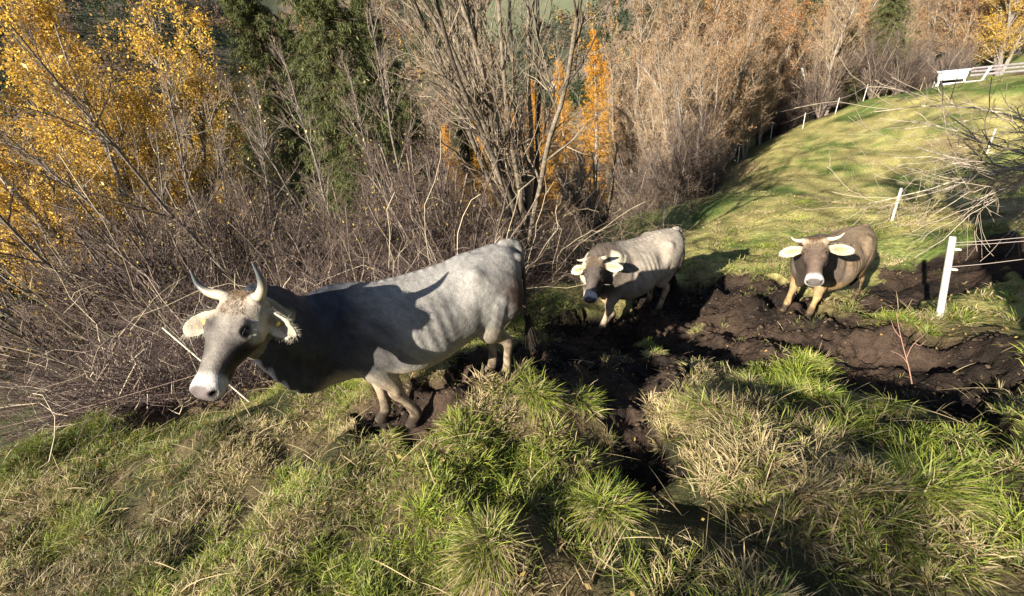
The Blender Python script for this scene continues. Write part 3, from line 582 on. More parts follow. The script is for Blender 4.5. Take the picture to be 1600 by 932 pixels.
# a few long bleached blades lying across the bank
n = 2600; x = rng.uniform(-5.5, 5, n); y = rng.uniform(.6, 5, n); m_, p_ = masks(x, y); p_ = p_ & (~m_ | (rng.random(n) < .06)); x, y = x[p_], y[p_]; n = len(x)
D = nrm(np.stack([rng.normal(0, 1, n), rng.normal(0, 1, n), rng.uniform(.05, .8, n)], 1)); cA, cB = tuft_cols(n, 1)
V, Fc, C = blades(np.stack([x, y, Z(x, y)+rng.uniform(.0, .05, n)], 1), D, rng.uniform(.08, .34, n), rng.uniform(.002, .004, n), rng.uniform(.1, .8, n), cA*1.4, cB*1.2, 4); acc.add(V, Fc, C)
o = obj('grass', acc.mesh('grass', m_blade)); o['kind'] = 'stuff'; tag(o, 'green and straw-coloured pasture grass on the bank and meadow', 'grass')
n = 5200; x = rng.uniform(-6, 14, n); y = rng.uniform(.6, 14, n); z = Z(x, y)+rng.uniform(.005, .07, n)*(~masks(x, y)[0]); B_ = np.stack([x, y, z], 1)
V, Fc, C = leafquads(B_, .045, rng, (.10, .06, .03), (.42, .30, .10)); lf_ = Acc(); lf_.add(V, Fc, C); o = obj('fallen_leaves', lf_.mesh('fallen_leaves', m_leaf)); o['kind'] = 'stuff'; tag(o, 'brown and yellow fallen leaves scattered over grass and mud', 'leaf litter')
# ------------------------------------------------------------------ mud clods and stones
def blob(c, r, seed, sq=.7):
    g_ = np.random.default_rng(seed); ph = (1+5**.5)/2
    V = np.array([(-1, ph, 0), (1, ph, 0), (-1, -ph, 0), (1, -ph, 0), (0, -1, ph), (0, 1, ph), (0, -1, -ph), (0, 1, -ph), (ph, 0, -1), (ph, 0, 1), (-ph, 0, -1), (-ph, 0, 1)], float)/1.9
    Fi = np.array([(0, 11, 5), (0, 5, 1), (0, 1, 7), (0, 7, 10), (0, 10, 11), (1, 5, 9), (5, 11, 4), (11, 10, 2), (10, 7, 6), (7, 1, 8), (3, 9, 4), (3, 4, 2), (3, 2, 6), (3, 6, 8), (3, 8, 9), (4, 9, 5), (2, 4, 11), (6, 2, 10), (8, 6, 7), (9, 8, 1)])
    return V*g_.uniform(.65, 1.2, (12, 1))*r*np.array([1, g_.uniform(.6, 1), sq*g_.uniform(.6, 1)])+c, Fi
ac = Acc(); mp = np.array(mud_poly); lo, hi = mp.min(0), mp.max(0); n = 9000
x = rng.uniform(lo[0], min(hi[0], 9), n); y = rng.uniform(lo[1], min(hi[1], 9), n); m_, _ = masks(x, y); x, y = x[m_], y[m_]; z = Z(x, y)
for i in range(len(x)):
    r = .008+.03*rng.random()**3; V, Fi = blob((x[i], y[i], z[i]+r*.1), r, i); ac.add(V, Fi, np.array((.06, .042, .03))*rng.uniform(.4, 1.4))
o = obj('mud_clods', ac.mesh('mud_clods', m_ground)); o['kind'] = 'stuff'; tag(o, 'crumbly dark clods of trodden mud along the track', 'mud')
for i, (px, r, lab) in enumerate([((1255, 524), .045, 'pale flat stone on the dark mud below the third cow'), ((868, 552), .05, 'pale stone on the mud behind the hind legs of the nearest cow'), ((1008, 621), .035, 'small light stone in the middle of the dark mud hollow'),
                                  ((985, 470), .04, 'light stone on the track between the legs of the second cow'), ((1312, 562), .05, 'half-buried grey stone on the shaded track right of the grass tussocks'), ((700, 590), .04, 'brown muddy stone under the belly of the nearest cow')]):
    p = onground(*px); V, Fi = blob((0, 0, 0), r, 50+i, .6); tag(obj('stone', mesh('stone', V, Fi, m_stone), None, p), lab, 'stone', 'stones lying on the muddy track')

# ------------------------------------------------------------------ tree growing
def grow(B, D, Ln, r0, r1, nseg, wander, up, g_=None):
    n = len(B); P = np.zeros((n, nseg+1, 3)); P[:, 0] = B; d = nrm(D).copy(); st = (Ln/nseg)[:, None]
    for i in range(nseg):
        d = nrm(d+g_.normal(0, wander, (n, 3))+np.array([0, 0, up])); P[:, i+1] = P[:, i]+d*st
    t = np.linspace(0, 1, nseg+1); Rr = np.asarray(r0)[:, None]*(1-t)+np.asarray(r1)[:, None]*t
    return P, Rr
def kids(P, Rr, per, t0, t1, ang, g_, lean=0):
    n, k, _ = P.shape; idx_ = np.repeat(np.arange(n), per); t = g_.uniform(t0, t1, len(idx_))*(k-1); i = np.minimum(t.astype(int), k-2); f = (t-i)[:, None]
    B = P[idx_, i]*(1-f)+P[idx_, i+1]*f; T = nrm(P[idx_, i+1]-P[idx_, i]); Rb = (Rr[idx_, i]*(1-f[:, 0])+Rr[idx_, i+1]*f[:, 0])
    rv = nrm(np.cross(T, g_.normal(0, 1, T.shape))); a = g_.normal(ang, .2, len(T))[:, None]
    return B, nrm(T*np.cos(a)+rv*np.sin(a)), Rb, t/(k-1), idx_
def bark_col(n, a, b, g_): return np.repeat(mixc(a, b, g_.random(n)), 1, 0)
def addt(ac, P, Rr, sides, ca, cb, g_):
    V, Fc = tubes(P, Rr, sides); per = len(V)//len(P); ac.add(V, Fc, np.repeat(mixc(ca, cb, g_.random(len(P))), per, 0))
def broad(seed, H, stems, spread, r, n1, n2, n3, ca, cb, tca, tcb, leaf=None, trunk_h=.0, twig=.004, up1=.05, len1=.35, ang=.6, nb0=.25, lf=None):
    """bare or leafy broadleaf: returns (trunk acc, crown acc)"""
    g_ = np.random.default_rng(seed); tr, cw = Acc(), Acc()
    B = np.zeros((stems, 3)); a = g_.uniform(0, 6.28, stems)
    if trunk_h > 0:
        P, Rr = grow(np.zeros((1, 3)), np.array([[.0, 0, 1.]]), np.array([trunk_h]), [r*1.35], [r*1.05], 6, .06, .1, g_); addt(tr, P, Rr, 10, ca, cb, g_)
        B = np.repeat(P[:, -1], stems, 0)-np.array([0, 0, .12]); rs = r*.95/np.sqrt(stems)*1.6
    else: B = np.stack([np.cos(a), np.sin(a), a*0], 1)*r*.8*(stems > 1); rs = r
    sp = spread*g_.uniform(.3, 1.1, stems); D = np.stack([np.cos(a)*sp, np.sin(a)*sp, np.ones(stems)], 1)
    Ls = (H-trunk_h)*g_.uniform(.75, 1.05, stems)
    P0, R0 = grow(B, D, Ls, np.full(stems, rs), np.full(stems, .012), 14, .07, up1, g_); R0 = R0*(1+.05*g_.normal(0, 1, R0.shape)); addt(tr, P0, R0, 7, ca, cb, g_)
    B, D, Rb, t, ix = kids(P0, R0, n1, nb0, .97, ang, g_); L1 = (H*len1)*(1-.65*t)*g_.uniform(.5, 1.15, len(B))
    P1, R1 = grow(B, D, L1, np.minimum(Rb*.6, .05), np.full(len(B), twig*1.2), 8, .10, up1*1.2, g_); addt(tr, P1, R1, 4, ca, cb, g_)
    B, D, Rb, t, ix = kids(P1, R1, n2, .12, .98, .6, g_); L2 = L1[ix]*g_.uniform(.2, .5, len(B))*(1.1-.6*t)+.12
    P2, R2 = grow(B, D, L2, np.minimum(Rb*.6, .02), np.full(len(B), twig), 5, .14, .06, g_); addt(cw, P2, R2, 3, tca, tcb, g_)
    if n3:
        B, D, Rb, t, ix = kids(P2, R2, n3, .15, 1, .6, g_); L3 = L2[ix]*g_.uniform(.25, .6, len(B))+.06
        P3, R3 = grow(B, D, L3, np.minimum(Rb*.7, twig*1.2), np.full(len(B), twig*.6), 3, .16, .05, g_); addt(cw, P3, R3, 3, tca, tcb, g_)
        end = P3
    else: end = P2
    if leaf:
        nl, size, la, lb, frac = leaf; pts = end.reshape(-1, 3); pts = pts[g_.random(len(pts)) < frac]; pts = np.repeat(pts, nl, 0)+g_.normal(0, .05+size*.4, (len(pts)*nl, 3))
        V, Fc, C = leafquads(pts, size, g_, la, lb)
        lv = Acc(); lv.add(V, Fc, C); return tr, cw, lv
    return tr, cw, None
def conifer(seed, H, R_, ca, cb, na, nb, nwh=46, per=7, sub=9, needles=9, nsize=.13, droop=-.10, fill=1.0, hang=.5, y0=.06):
    g_ = np.random.default_rng(seed); tr, cw = Acc(), Acc()
    P0, R0 = grow(np.zeros((1, 3)), np.array([[0, 0, 1.]]), np.array([H]), [H*.016+.04], [.015], 16, .012, .06, g_); addt(tr, P0, R0, 8, ca, cb, g_)
    t = np.repeat(np.linspace(y0, .985, nwh), per)+g_.normal(0, .006, nwh*per); t = np.clip(t, y0, .99); n = len(t); k = P0.shape[1]-1; i = np.minimum((t*k).astype(int), k-1); f = (t*k-i)[:, None]
    B = P0[0, i]*(1-f)+P0[0, i+1]*f; a = g_.uniform(0, 6.28, n); L1 = R_*((1-t)**.8*g_.uniform(.65, 1.1, n)+.03); D = np.stack([np.cos(a), np.sin(a), np.full(n, .25)-(1-t)*.25], 1)
    P1, R1 = grow(B, D, L1, .008+L1*.008, np.full(n, .004), 7, .05, droop, g_); P1[:, -1, 2] += L1*.05; addt(tr, P1, R1, 3, ca, cb, g_)
    B, D, Rb, tt, ix = kids(P1, R1, sub, .12, 1, .8, g_); D[:, 2] -= hang; L2 = L1[ix]*g_.uniform(.16, .38, len(B))*(1.15-.6*tt)+.08
    P2, R2 = grow(B, D, L2, np.full(len(B), .004), np.full(len(B), .003), 4, .08, -.08*hang*2, g_); addt(cw, P2, R2, 3, na, nb, g_)
    B, D, Rb, tt, ix = kids(P2, R2, needles, .0, 1, .75, g_); m_ = g_.random(len(B)) < fill; B, D = B[m_], D[m_]; n = len(B)
    u_ = mixc(na, nb, g_.random(n)); lv = Acc(); V, Fc, C = blades(B, D, nsize*g_.uniform(.5, 1.2, n), np.full(n, nsize*.10), np.full(n, .2), u_*.8, u_*1.2, 1); lv.add(V, Fc, C)
    return tr, cw, lv
class Proto:
    def __init__(s, name, accs, rnames=('trunk', 'crown', 'foliage')):
        s.name = name; tr, cw, lv = accs; s.parts = [('trunk', tr.mesh(name+'_trunk', m_bark, True))]
        if lv is None: s.parts.append(('crown', cw.mesh(name+'_crown', m_twig)))
        else:
            c = Acc(); 
            for i in range(len(cw.V)): c.add(cw.V[i], cw.F[i], cw.C[i]-0)if False else None
            V1, F1, C1 = np.concatenate(cw.V), np.concatenate(cw.F), np.concatenate(cw.C); V2, F2, C2 = np.concatenate(lv.V), np.concatenate(lv.F), np.concatenate(lv.C)
            s.parts.append(('crown', mesh(name+'_crown', np.concatenate([V1, V2]), np.concatenate([F1, F2+len(V1)]), [m_twig, m_leaf], np.concatenate([C1, C2]), midx=np.concatenate([np.zeros(len(F1), int), np.ones(len(F2), int)]))))
    def place(s, x, y, label, cat, group=None, rz=None, sc=1., lean=(0, 0), name=None, sink=.1):
        z = ground(x, y)-sink; t = thing(name or s.name, label, cat, (x, y, z), group, rng.uniform(0, 6.28) if rz is None else rz, sc); t.rotation_euler = (lean[0], lean[1], t.rotation_euler[2]); t.rotation_mode = 'ZYX' if False else 'XYZ'
        for nm, me in s.parts: obj(nm, me, t)
        return t
GB, GB2 = (.16, .135, .11), (.30, .27, .23)          # grey bark
BT, BT2 = (.17, .12, .08), (.46, .35, .23)          # warm twigs
DT, DT2 = (.045, .032, .033), (.12, .085, .078)         # dark thicket twigs
# centre coppice tree
P_cop = Proto('coppiced_tree', broad(11, 9.5, 14, .52, .125, 12, 6, 4, (.05, .042, .036), (.20, .165, .125), (.18, .135, .10), (.40, .33, .24), trunk_h=.9, twig=.0032, up1=.05, len1=.26, ang=.5, nb0=.1))
P_cop2 = Proto('small_coppiced_tree', broad(12, 2.7, 14, .8, .13, 9, 6, 3, (.10, .085, .07), (.24, .2, .16), (.18, .135, .10), (.40, .33, .24), trunk_h=.7, twig=.0035, up1=.04, len1=.28, ang=.55, nb0=.05))
P_w = [Proto('bare_tree', broad(20+i, 13, 3+i % 3, .22, .17, 34, 8, 5, GB, GB2, BT, BT2, leaf=(1, .09, (.24, .13, .06), (.50, .30, .15), lfv), twig=.008, up1=.07, len1=.30, ang=.55, nb0=.12)) for i, lfv in enumerate((.30, .06, .60, .18))]
P_s = [Proto('bare_shrub', broad(40+i, 3.6, 14, .55, .03, 12, 6, 3, (.09, .07, .06), (.2, .16, .13), DT, (.19, .14, .115), leaf=(1, .05, (.25, .18, .05), (.5, .38, .1), .02), twig=.0035, up1=.02, len1=.36, ang=.6, nb0=.08)) for i in range(3)]
P_yel = Proto('golden_leafed_tree', broad(60, 11, 5, .3, .15, 30, 8, 5, GB, GB2, BT, BT2, leaf=(3, .075, (.52, .30, .05), (.80, .56, .10), .5), twig=.005, up1=.06, len1=.32, nb0=.1))
P_thin = Proto('thin_bare_tree', broad(61, 8.5, 1, .08, .055, 22, 7, 4, (.12, .10, .085), (.28, .25, .21), DT, (.3, .24, .18), leaf=(1, .07, (.6, .45, .1), (.85, .8, .45), .012), twig=.0035, up1=.05, len1=.30, ang=.6, nb0=.12))
P_lar = Proto('golden_larch', conifer(62, 14, 2.6, GB, GB2, (.55, .26, .03), (.85, .48, .06), nwh=60, per=7, sub=8, needles=8, nsize=.15, droop=.02, hang=.15))
P_spr = Proto('dark_spruce', conifer(63, 15, 3.1, (.10, .07, .05), (.17, .12, .09), (.08, .10, .04), (.20, .215, .085), nwh=64, per=8, sub=13, needles=13, nsize=.17, droop=-.10, hang=.6))
P_bee = Proto('rusty_leafed_tree', broad(64, 12, 4, .3, .16, 32, 8, 4, GB, GB2, BT, BT2, leaf=(2, .10, (.26, .12, .045), (.50, .27, .11), .45), twig=.006, up1=.05, len1=.32, nb0=.08))
def xy(u, v, d): p = pt(u, v, d); return p[0], p[1]
p = xy(828, 432, 9); P_cop.place(*p, 'multi-stemmed bare tree on a short dark stump, standing behind the rump of the nearest cow', 'tree', rz=1.0)
p = xy(935, 392, 11); P_cop2.place(*p, 'small bare pollard with twiggy head, rising behind the head of the second cow', 'tree', rz=2.0)
# left group
for u, v, d, r_, s_, l_ in [(110, 160, 15, 0, 1.35, 'golden-yellow leafed tree filling the upper left corner'), (235, 120, 19, 2, 1.3, 'golden-yellow leafed tree right of the corner one, behind thin leaning trunks'), (20, 100, 13, 4, 1.2, 'golden-yellow leafed tree at the very left edge'), (-60, 100, 19, 5, 1.5, 'golden-yellow leafed tree farther back at the left edge')]:
    P_yel.place(*xy(u, v, d), l_, 'tree', 'golden leafed trees at the upper left', r_, s_)
for u, v, d, r_, s_, ln_, l_ in [(330, 330, 9, .4, .95, (0, -.20), 'thin dark bare tree leaning left behind the horns of the nearest cow'), (390, 330, 8.4, 1.7, .9, (0, -.10), 'slender grey bare tree just right of the horned head, reaching the top edge'), (245, 260, 11, 3, 1, (.05, -.12), 'thin bare tree between the golden trees and the thicket'), (60, 300, 9, 4, .85, (0, -.15), 'spindly bare tree at the left edge above the brambles'),
                                 (560, 330, 10.5, 5, .85, (0, .05), 'thin bare tree above the back of the nearest cow')]:
    P_thin.place(*xy(u, v, d), l_, 'tree', 'thin bare trees rising out of the thicket', r_, s_, ln_)
for u, v, d, r_, s_, l_ in [(310, 60, 24, 2, 1.2, 'dark green spruce behind the golden trees, leftmost of the spruces'), (455, 60, 26, 4, 1.2, 'dark green spruce farther back between the two nearer spruces'), (555, 60, 28, 5, 1.25, 'dark green spruce farther back, right behind the tallest spruce'), (690, 60, 34, 5, 1.0, 'dark spruce seen through the left stems of the centre pollard'), (500, 100, 14.5, 0, 1.05, 'tall dark green spruce with drooping boughs, upper left of centre'), (400, 60, 18, 1, 1.15, 'dark green spruce behind and left of the tallest spruce'), (600, 60, 21, 2, 1.0, 'dark green spruce half hidden right of the tallest spruce'), (1370, 130, 34.5, 3, .8, 'narrow green spruce at the edge of the meadow behind the fence'), (1318, 150, 35, 3, .45, 'young green spruce left of the narrow meadow-edge spruce')]:
    P_spr.place(*xy(u, v, d), l_, 'tree', None, r_, s_)
for u, d, s_, l_ in [(765, 30, .72, 'first golden larch behind the centre pollard, counted from the left'), (805, 36, .85, 'second golden larch behind the centre pollard, counted from the left'), (835, 29, .62, 'short golden larch seen between stems of the centre pollard'), (872, 32, .85, 'golden larch right of the centre pollard stems'), (925, 31, .9, 'tall slim golden larch above the head of the second cow'),
                     (1105, 34, 1.1, 'lone tall golden larch among the bare trees in the wood'), (632, 17, .5, 'small golden larch above the middle of the nearest cow'), (735, 34, .8, 'golden larch farther away, left of the centre pollard')]:
    P_lar.place(*xy(u, 200, d), l_, 'tree', 'golden larches on the slope below', None, s_)
for u, d, s_, l_ in [(700, 30, .7, 'golden larch left of the coppiced tree, nearest the centre'), (960, 38, .9, 'golden larch just right of the tall slim larch'), (845, 46, 1.1, 'farther tall golden larch straight behind the centre pollard')]:
    P_lar.place(*xy(u, 200, d), l_, 'tree', 'golden larches on the slope below', None, s_)
for u, d, r_, s_, ln_, l_ in [(10, 8, .6, .9, (0, -.15), 'thin bare tree in front of the golden leaves at the left edge'), (110, 8.6, 2.2, .95, (0, -.18), 'thin bare tree in front of the golden leaves, left of the far ear'), (180, 10, 3.3, 1.0, (0, -.12), 'thin bare tree in front of the golden leaves, above the far horn'), (300, 12, 4.1, 1.05, (0, -.1), 'thin bare tree between golden leaves and spruces'), (470, 9.5, 5.2, .9, (0, -.02), 'thin bare tree in front of the tallest spruce'), (510, 12, .3, 1.0, (0, 0), 'thin bare tree right in front of the spruces, above the shoulder'), (610, 9.5, 2.8, .85, (0, .03), 'thin bare tree left of the pollard, above the middle of the back')]:
    P_thin.place(*xy(u, 300, d), l_, 'tree', 'thin bare trees rising out of the thicket', r_, s_, ln_)
for u, v, d, s_, l_ in [(1213, 200, 39, 1.15, 'big tree with thick pale trunk and rusty leaves at the corner of the meadow'), (1290, 150, 44, 1.1, 'rusty-leafed tree left of the narrow green spruce')]:
    P_bee.place(*xy(u, v, d), l_, 'tree', 'rusty-leafed trees at the meadow edge', None, s_)
P_yel.place(*xy(1580, 60, 35), 'yellow-green leafed tree in the upper right corner', 'tree', None, 3, 1.0)
# wood beyond the meadow
k = 0
def inmeadow(x, y): return bool(masks(np.array([x]), np.array([y]))[1][0])
LMK = [(-1e9, 'at the left edge'), (100, 'left of the horns'), (300, 'above the horned head'), (450, 'above the cow shoulder'), (600, 'above the cow back'), (740, 'left of the centre pollard'), (860, 'right of the centre pollard'), (960, 'above the second cow'), (1060, 'left of the big trunk'), (1130, 'near the big trunk'), (1260, 'beside the narrow spruce'), (1400, 'near the white trough'), (1540, 'at the right edge')]
def woods(n, ur, dr, smin, smax, protos, label, cat, group):
    c = 0; tries = 0; pts_ = []
    while c < n and tries < 3000:
        tries += 1; u = rng.uniform(*ur); d = rng.uniform(*dr); x, y = xy(u, 200, d)
        if inmeadow(x, y) or any((x-a)**2+(y-b)**2 < 2.0 for a, b in pts_): continue
        pts_.append((x, y)); c += 1
        q_ = CC+0; zz_ = float(Zb(np.array([x]), np.array([y]))[0]); e_ = np.array([x, y, zz_])-CC; uu = 800+F_PX*(e_@CR)/(e_@CF)
        lm = [p_ for a_, p_ in LMK if uu >= a_][-1]; dm = (dr[0]+dr[1])/2; fr_ = 'nearer' if d < dm-(dr[1]-dr[0])*.17 else ('farther' if d > dm+(dr[1]-dr[0])*.17 else 'half-way back')
        protos[rng.integers(len(protos))].place(x, y, label+', '+fr_+', '+lm, cat, group, None, rng.uniform(smin, smax))
woods(34, (960, 1330), (26, 60), .75, 1.15, P_w, 'bare brown tree in the wood', 'tree', 'bare trees in the wood behind the meadow')
woods(16, (1000, 1200), (20, 34), .5, .8, P_w, 'bare brown tree in the wood', 'tree', 'bare trees in the wood behind the meadow')
woods(26, (1340, 1640), (38, 62), .7, 1.1, P_w+[P_bee], 'bare tree above the meadow crest', 'tree', 'bare trees above the meadow')
woods(30, (560, 960), (40, 60), .7, 1.1, P_w, 'bare tree on the slope below', 'tree', 'bare trees on the slope below')
woods(16, (-150, 640), (19, 32), .5, .8, P_w[:2], 'bare tree among the spruces', 'tree', 'bare trees among the spruces')
woods(58, (-90, 690), (6.3, 12), .75, 1.3, P_s, 'bare tangled thicket shrub', 'shrub', 'bare shrubs of the thicket')
woods(14, (970, 1130), (15, 26), .6, 1.1, P_s, 'bare shrub below the wood edge', 'shrub', 'bare shrubs below the wood edge')
woods(26, (1130, 1500), (31, 44), .8, 1.4, P_s, 'bare shrub along the meadow fence', 'shrub', 'bare shrubs along the meadow fence')
woods(16, (-110, 280), (7.2, 10), 1.25, 1.7, P_s, 'tall bare twiggy shrub in front of the golden trees', 'shrub', 'tall bare shrubs at the left')
# ------------------------------------------------------------------ thicket of brambles
ac = Acc()
def canes(n, xr, yr, Lr, r, up, ca, cb, cond):
    g_ = rng; x = rng.uniform(*xr, n); y = rng.uniform(*yr, n); _, ps = masks(x, y); k_ = ~ps & cond(x, y); x, y = x[k_], y[k_]; n = len(x)
    D = np.stack([rng.normal(0, .6, n), rng.normal(0, .6, n), rng.uniform(.3, 1.3, n)], 1); hgt_ = rng.uniform(0, .5, n)
    P, Rr = grow(np.stack([x, y, Zb(x, y)+hgt_], 1), D, rng.uniform(*Lr, n), np.full(n, r), np.full(n, r*.5), 8, .28, up, rng); addt(ac, P, Rr, 3, ca, cb, rng)
    B, D, Rb, t, ix = kids(P, Rr, 3, .2, 1, .8, rng); P2, R2 = grow(B, D, rng.uniform(.15, .5, len(B)), Rb*.6, Rb*.35, 4, .25, 0, rng); addt(ac, P2, R2, 3, ca, cb, rng)
near = lambda x, y: np.ones(len(x), bool)
canes(9000, (-11, 0.2), (2.6, 7.5), (.5, 1.6), .0035, -.04, (.045, .032, .034), (.13, .09, .082), near)
canes(2200, (-11, 0.2), (2.6, 8), (.5, 1.5), .0055, .03, (.12, .085, .075), (.40, .32, .26), near)
canes(3500, (-17, 2), (5, 13), (.9, 2.6), .005, -.03, (.08, .058, .05), (.22, .165, .13), near)
canes(420, (-9, 1), (3.2, 9), (1.2, 2.8), .006, -.02, (.40, .33, .22), (.65, .55, .40), near)
canes(1500, (1, 8), (8, 20), (.5, 1.5), .005, -.03, (.10, .07, .05), (.26, .2, .14), near)
n = 3500; x = rng.uniform(-10, 1, n); y = rng.uniform(3.2, 9, n); _, ps = masks(x, y); x, y = x[~ps], y[~ps]; n = len(x)
V, Fc, C = leafquads(np.stack([x, y, Zb(x, y)+rng.uniform(0, 1.3, n)], 1), .05, rng, (.07, .05, .04), (.26, .2, .12)); ac.add(V, Fc, C)
n = 30000; x = rng.uniform(-13, 1, n); y = rng.uniform(2.6, 9, n); _, ps = masks(x, y); x, y = x[~ps], y[~ps]; n = len(x)
V, Fc, C = leafquads(np.stack([x, y, Z(x, y)+rng.uniform(0, .06, n)], 1), .05, rng, (.06, .042, .035), (.20, .14, .09)); ac.add(V, Fc, C)
o = obj('bramble_thicket', ac.mesh('bramble_thicket', m_twig)); o['kind'] = 'stuff'; tag(o, 'dense tangle of dark bare bramble canes left of and behind the nearest cow', 'thicket')
# scattered yellow leaves hanging in the thicket
# ------------------------------------------------------------------ right-hand tree with long arching branches
def curve_obj(name, pts, r, m, parent=None, col=(.4, .35, .3), sides=6, r2=None, sub=8):
    P = cr(np.array(pts, float), sub)[None]; V, Fc = tubes(P, np.linspace(r, r if r2 is None else r2, P.shape[1])[None], sides)
    return obj(name, mesh(name, V, Fc, m, np.broadcast_to(col, (len(V), 3)), True), parent)
g_ = np.random.default_rng(5); tb = np.array([*xy(1700, 400, 8.0), 0.]); tb[2] = ground(tb[0], tb[1]); tr, cw = Acc(), Acc()
t = thing('pasture_tree', 'bare spreading tree at the right edge, its long pale branches arching over the meadow', 'tree', tb)
P, Rr = grow(np.zeros((1, 3)), np.array([[-.1, 0, 1.]]), np.array([1.25]), [.16], [.13], 5, .05, .05, g_); addt(tr, P, Rr, 10, GB, GB2, g_)
n = 16; a = np.concatenate([g_.uniform(2.3, 4.0, 13), g_.uniform(-1, 2, 3)]); D = np.stack([np.cos(a), np.sin(a), g_.uniform(-.25, .45, n)], 1)
P1, R1 = grow(np.repeat(P[:, -1], n, 0), D, g_.uniform(2.2, 3.8, n), np.full(n, .032), np.full(n, .006), 10, .12, .0, g_); addt(tr, P1, R1, 5, (.2, .17, .14), (.42, .37, .3), g_)
B, D, Rb, tt, ix = kids(P1, R1, 14, .15, 1, .6, g_); P2, R2 = grow(B, D, g_.uniform(.5, 1.8, len(B)), Rb*.5, np.full(len(B), .005), 7, .16, .01, g_); addt(cw, P2, R2, 4, (.2, .16, .12), (.45, .38, .3), g_)
B, D, Rb, tt, ix = kids(P2, R2, 6, .15, 1, .6, g_); P3, R3 = grow(B, D, g_.uniform(.2, .7, len(B)), Rb*.5, np.full(len(B), .003), 4, .16, .0, g_); addt(cw, P3, R3, 3, (.2, .16, .12), (.45, .38, .3), g_)
obj('trunk', tr.mesh('trunk', m_bark, True), t); obj('crown', cw.mesh('crown', m_twig), t)
# tree behind the viewer whose shadow falls across the track and the meadow
pa = np.array([2.85, .45]); P_sh = Proto('pasture_ash', broad(70, 9.5, 7, .55, .24, 16, 7, 0, GB, GB2, BT, BT2, trunk_h=3.2, twig=.006, up1=.03, len1=.28, nb0=.15))
P_sh.place(*pa, 'pollarded tree with a thick trunk on the bank behind the viewer', 'tree', None, 1.0, 1.0)
# thin reddish sapling among the tussocks
b = onground(1425, 600); t = thing('sapling', 'thin leafless reddish sapling growing from a grass tussock right of the third cow', 'sapling', b)
q = np.array([pt(1425, 600, 1), pt(1410, 545, 1), pt(1402, 505, 1), pt(1398, 480, 1)]); dd = np.linalg.norm(b-CC)/np.linalg.norm(q[0]-CC)
def rel(u, v): return CC+(pt(u, v, 1)-CC)*dd-b
curve_obj('stem', [rel(1425, 600), rel(1420, 575), rel(1412, 545), rel(1405, 515), rel(1400, 488)], .006, m_twig, t, (.30, .17, .13), 6, .002)
for e in [[(1416, 560), (1426, 540), (1446, 522)], [(1418, 568), (1408, 556), (1390, 548)], [(1409, 530), (1398, 516), (1392, 500)], [(1430, 537), (1438, 540), (1447, 532)]]:
    curve_obj('branch', [rel(*c_) for c_ in e], .0035, m_twig, t, (.34, .2, .15), 5, .0015)
# ------------------------------------------------------------------ fences
def post(u, v, h, r, label, d=None, lean=(0, 0), group=None, m=m_post, name='fence_post'):
    p = onground(u, v) if d is None else pt(u, v, d); x, y = p[0], p[1]; z = ground(x, y)
    n = 12; th = np.arange(n)*2*np.pi/n; rings = []; Bq = Body(); g2 = np.random.default_rng(int(u))
    for t_, rr in [(-.15, 1.0), (0, 1.05), (.3, 1), (.6, .97), (.97, .93), (.985, .88), (1, .7)]:
        o_ = np.array([lean[0]*t_*h, lean[1]*t_*h, t_*h]); rings.append(o_+np.stack([np.cos(th), np.sin(th), 0*th], 1)*r*rr*(1+.10*np.cos(th*3+1)[:, None]))
    Bq.ring_loft(np.array(rings)); o = obj(name, mesh(name, Bq.V[0], Bq.F[0], m, smooth=True), None, (x, y, z)); tag(o, label, 'fence post', group); return np.array([x, y, z]), np.array([lean[0]*h+x, lean[1]*h+y, z+h]), o
b1, t1, po = post(1468, 494, 1.06, .035, 'thick whitewashed wooden fence post in the sun at the right, below the spreading tree', lean=(-.15, .02), group='whitewashed fence posts right of the track')
for k_ in (.86, .62):
    p0 = b1+(t1-b1)*k_-b1; c0 = Body(); c0.path([p0+np.array([.03, -.03, 0]), p0+np.array([.055, -.055, .0])], [.012, .012], [.016, .012], m=8); obj('insulator', mesh('insulator', c0.V[0], c0.F[0], m_rope, smooth=True), po)
b2, t2, _ = post(1393, 347, .75, .03, 'thin whitewashed post standing alone on the meadow right of the third cow', lean=(.03, 0), group='whitewashed fence posts right of the track')
post(1540, 245, 1.0, .03, 'short whitewashed post seen through the branches of the spreading tree', lean=(.02, 0), group='whitewashed fence posts right of the track')
b3 = np.array([8.2, 4.4, 0.]); b3[2] = ground(*b3[:2])
for k_, l_ in ((.93, 'upper'), (.90, 'middle'), (.64, 'lower')):
    a0 = b1+(t1-b1)*k_; a1 = b3+np.array([0, 0, 1.06*k_+(.0 if l_ != 'middle' else -.12)]); ml = (a0+a1)/2-np.array([0, 0, .07+.03*(l_ == 'upper')])
    o = curve_obj('fence_wire', [a0, a0*.6+ml*.4-np.array([0, 0, .02]), ml, a1], .0035, m_wire, None, sides=5); tag(o, l_+' wire strand running right from the thick white fence post', 'fence wire')
o = curve_obj('fence_wire', [b1*.15+t1*.85, b1*.5+t2*.5+np.array([0, 0, .25]), t2], .003, m_wire, None, sides=5); tag(o, 'wire strand from the thick white post back to the thin post on the meadow', 'fence wire')
names = [(1036, 365, 12.5), (1113, 304, 22), (1152, 261, 27), (1203, 223, 33), (1255, 196, 31), (1305, 178, 31), (1348, 161, 30.5), (1372, 150, 32), (1384, 147, 32), (1418, 143, 32), (1437, 143, 32), (1455, 143, 32)]
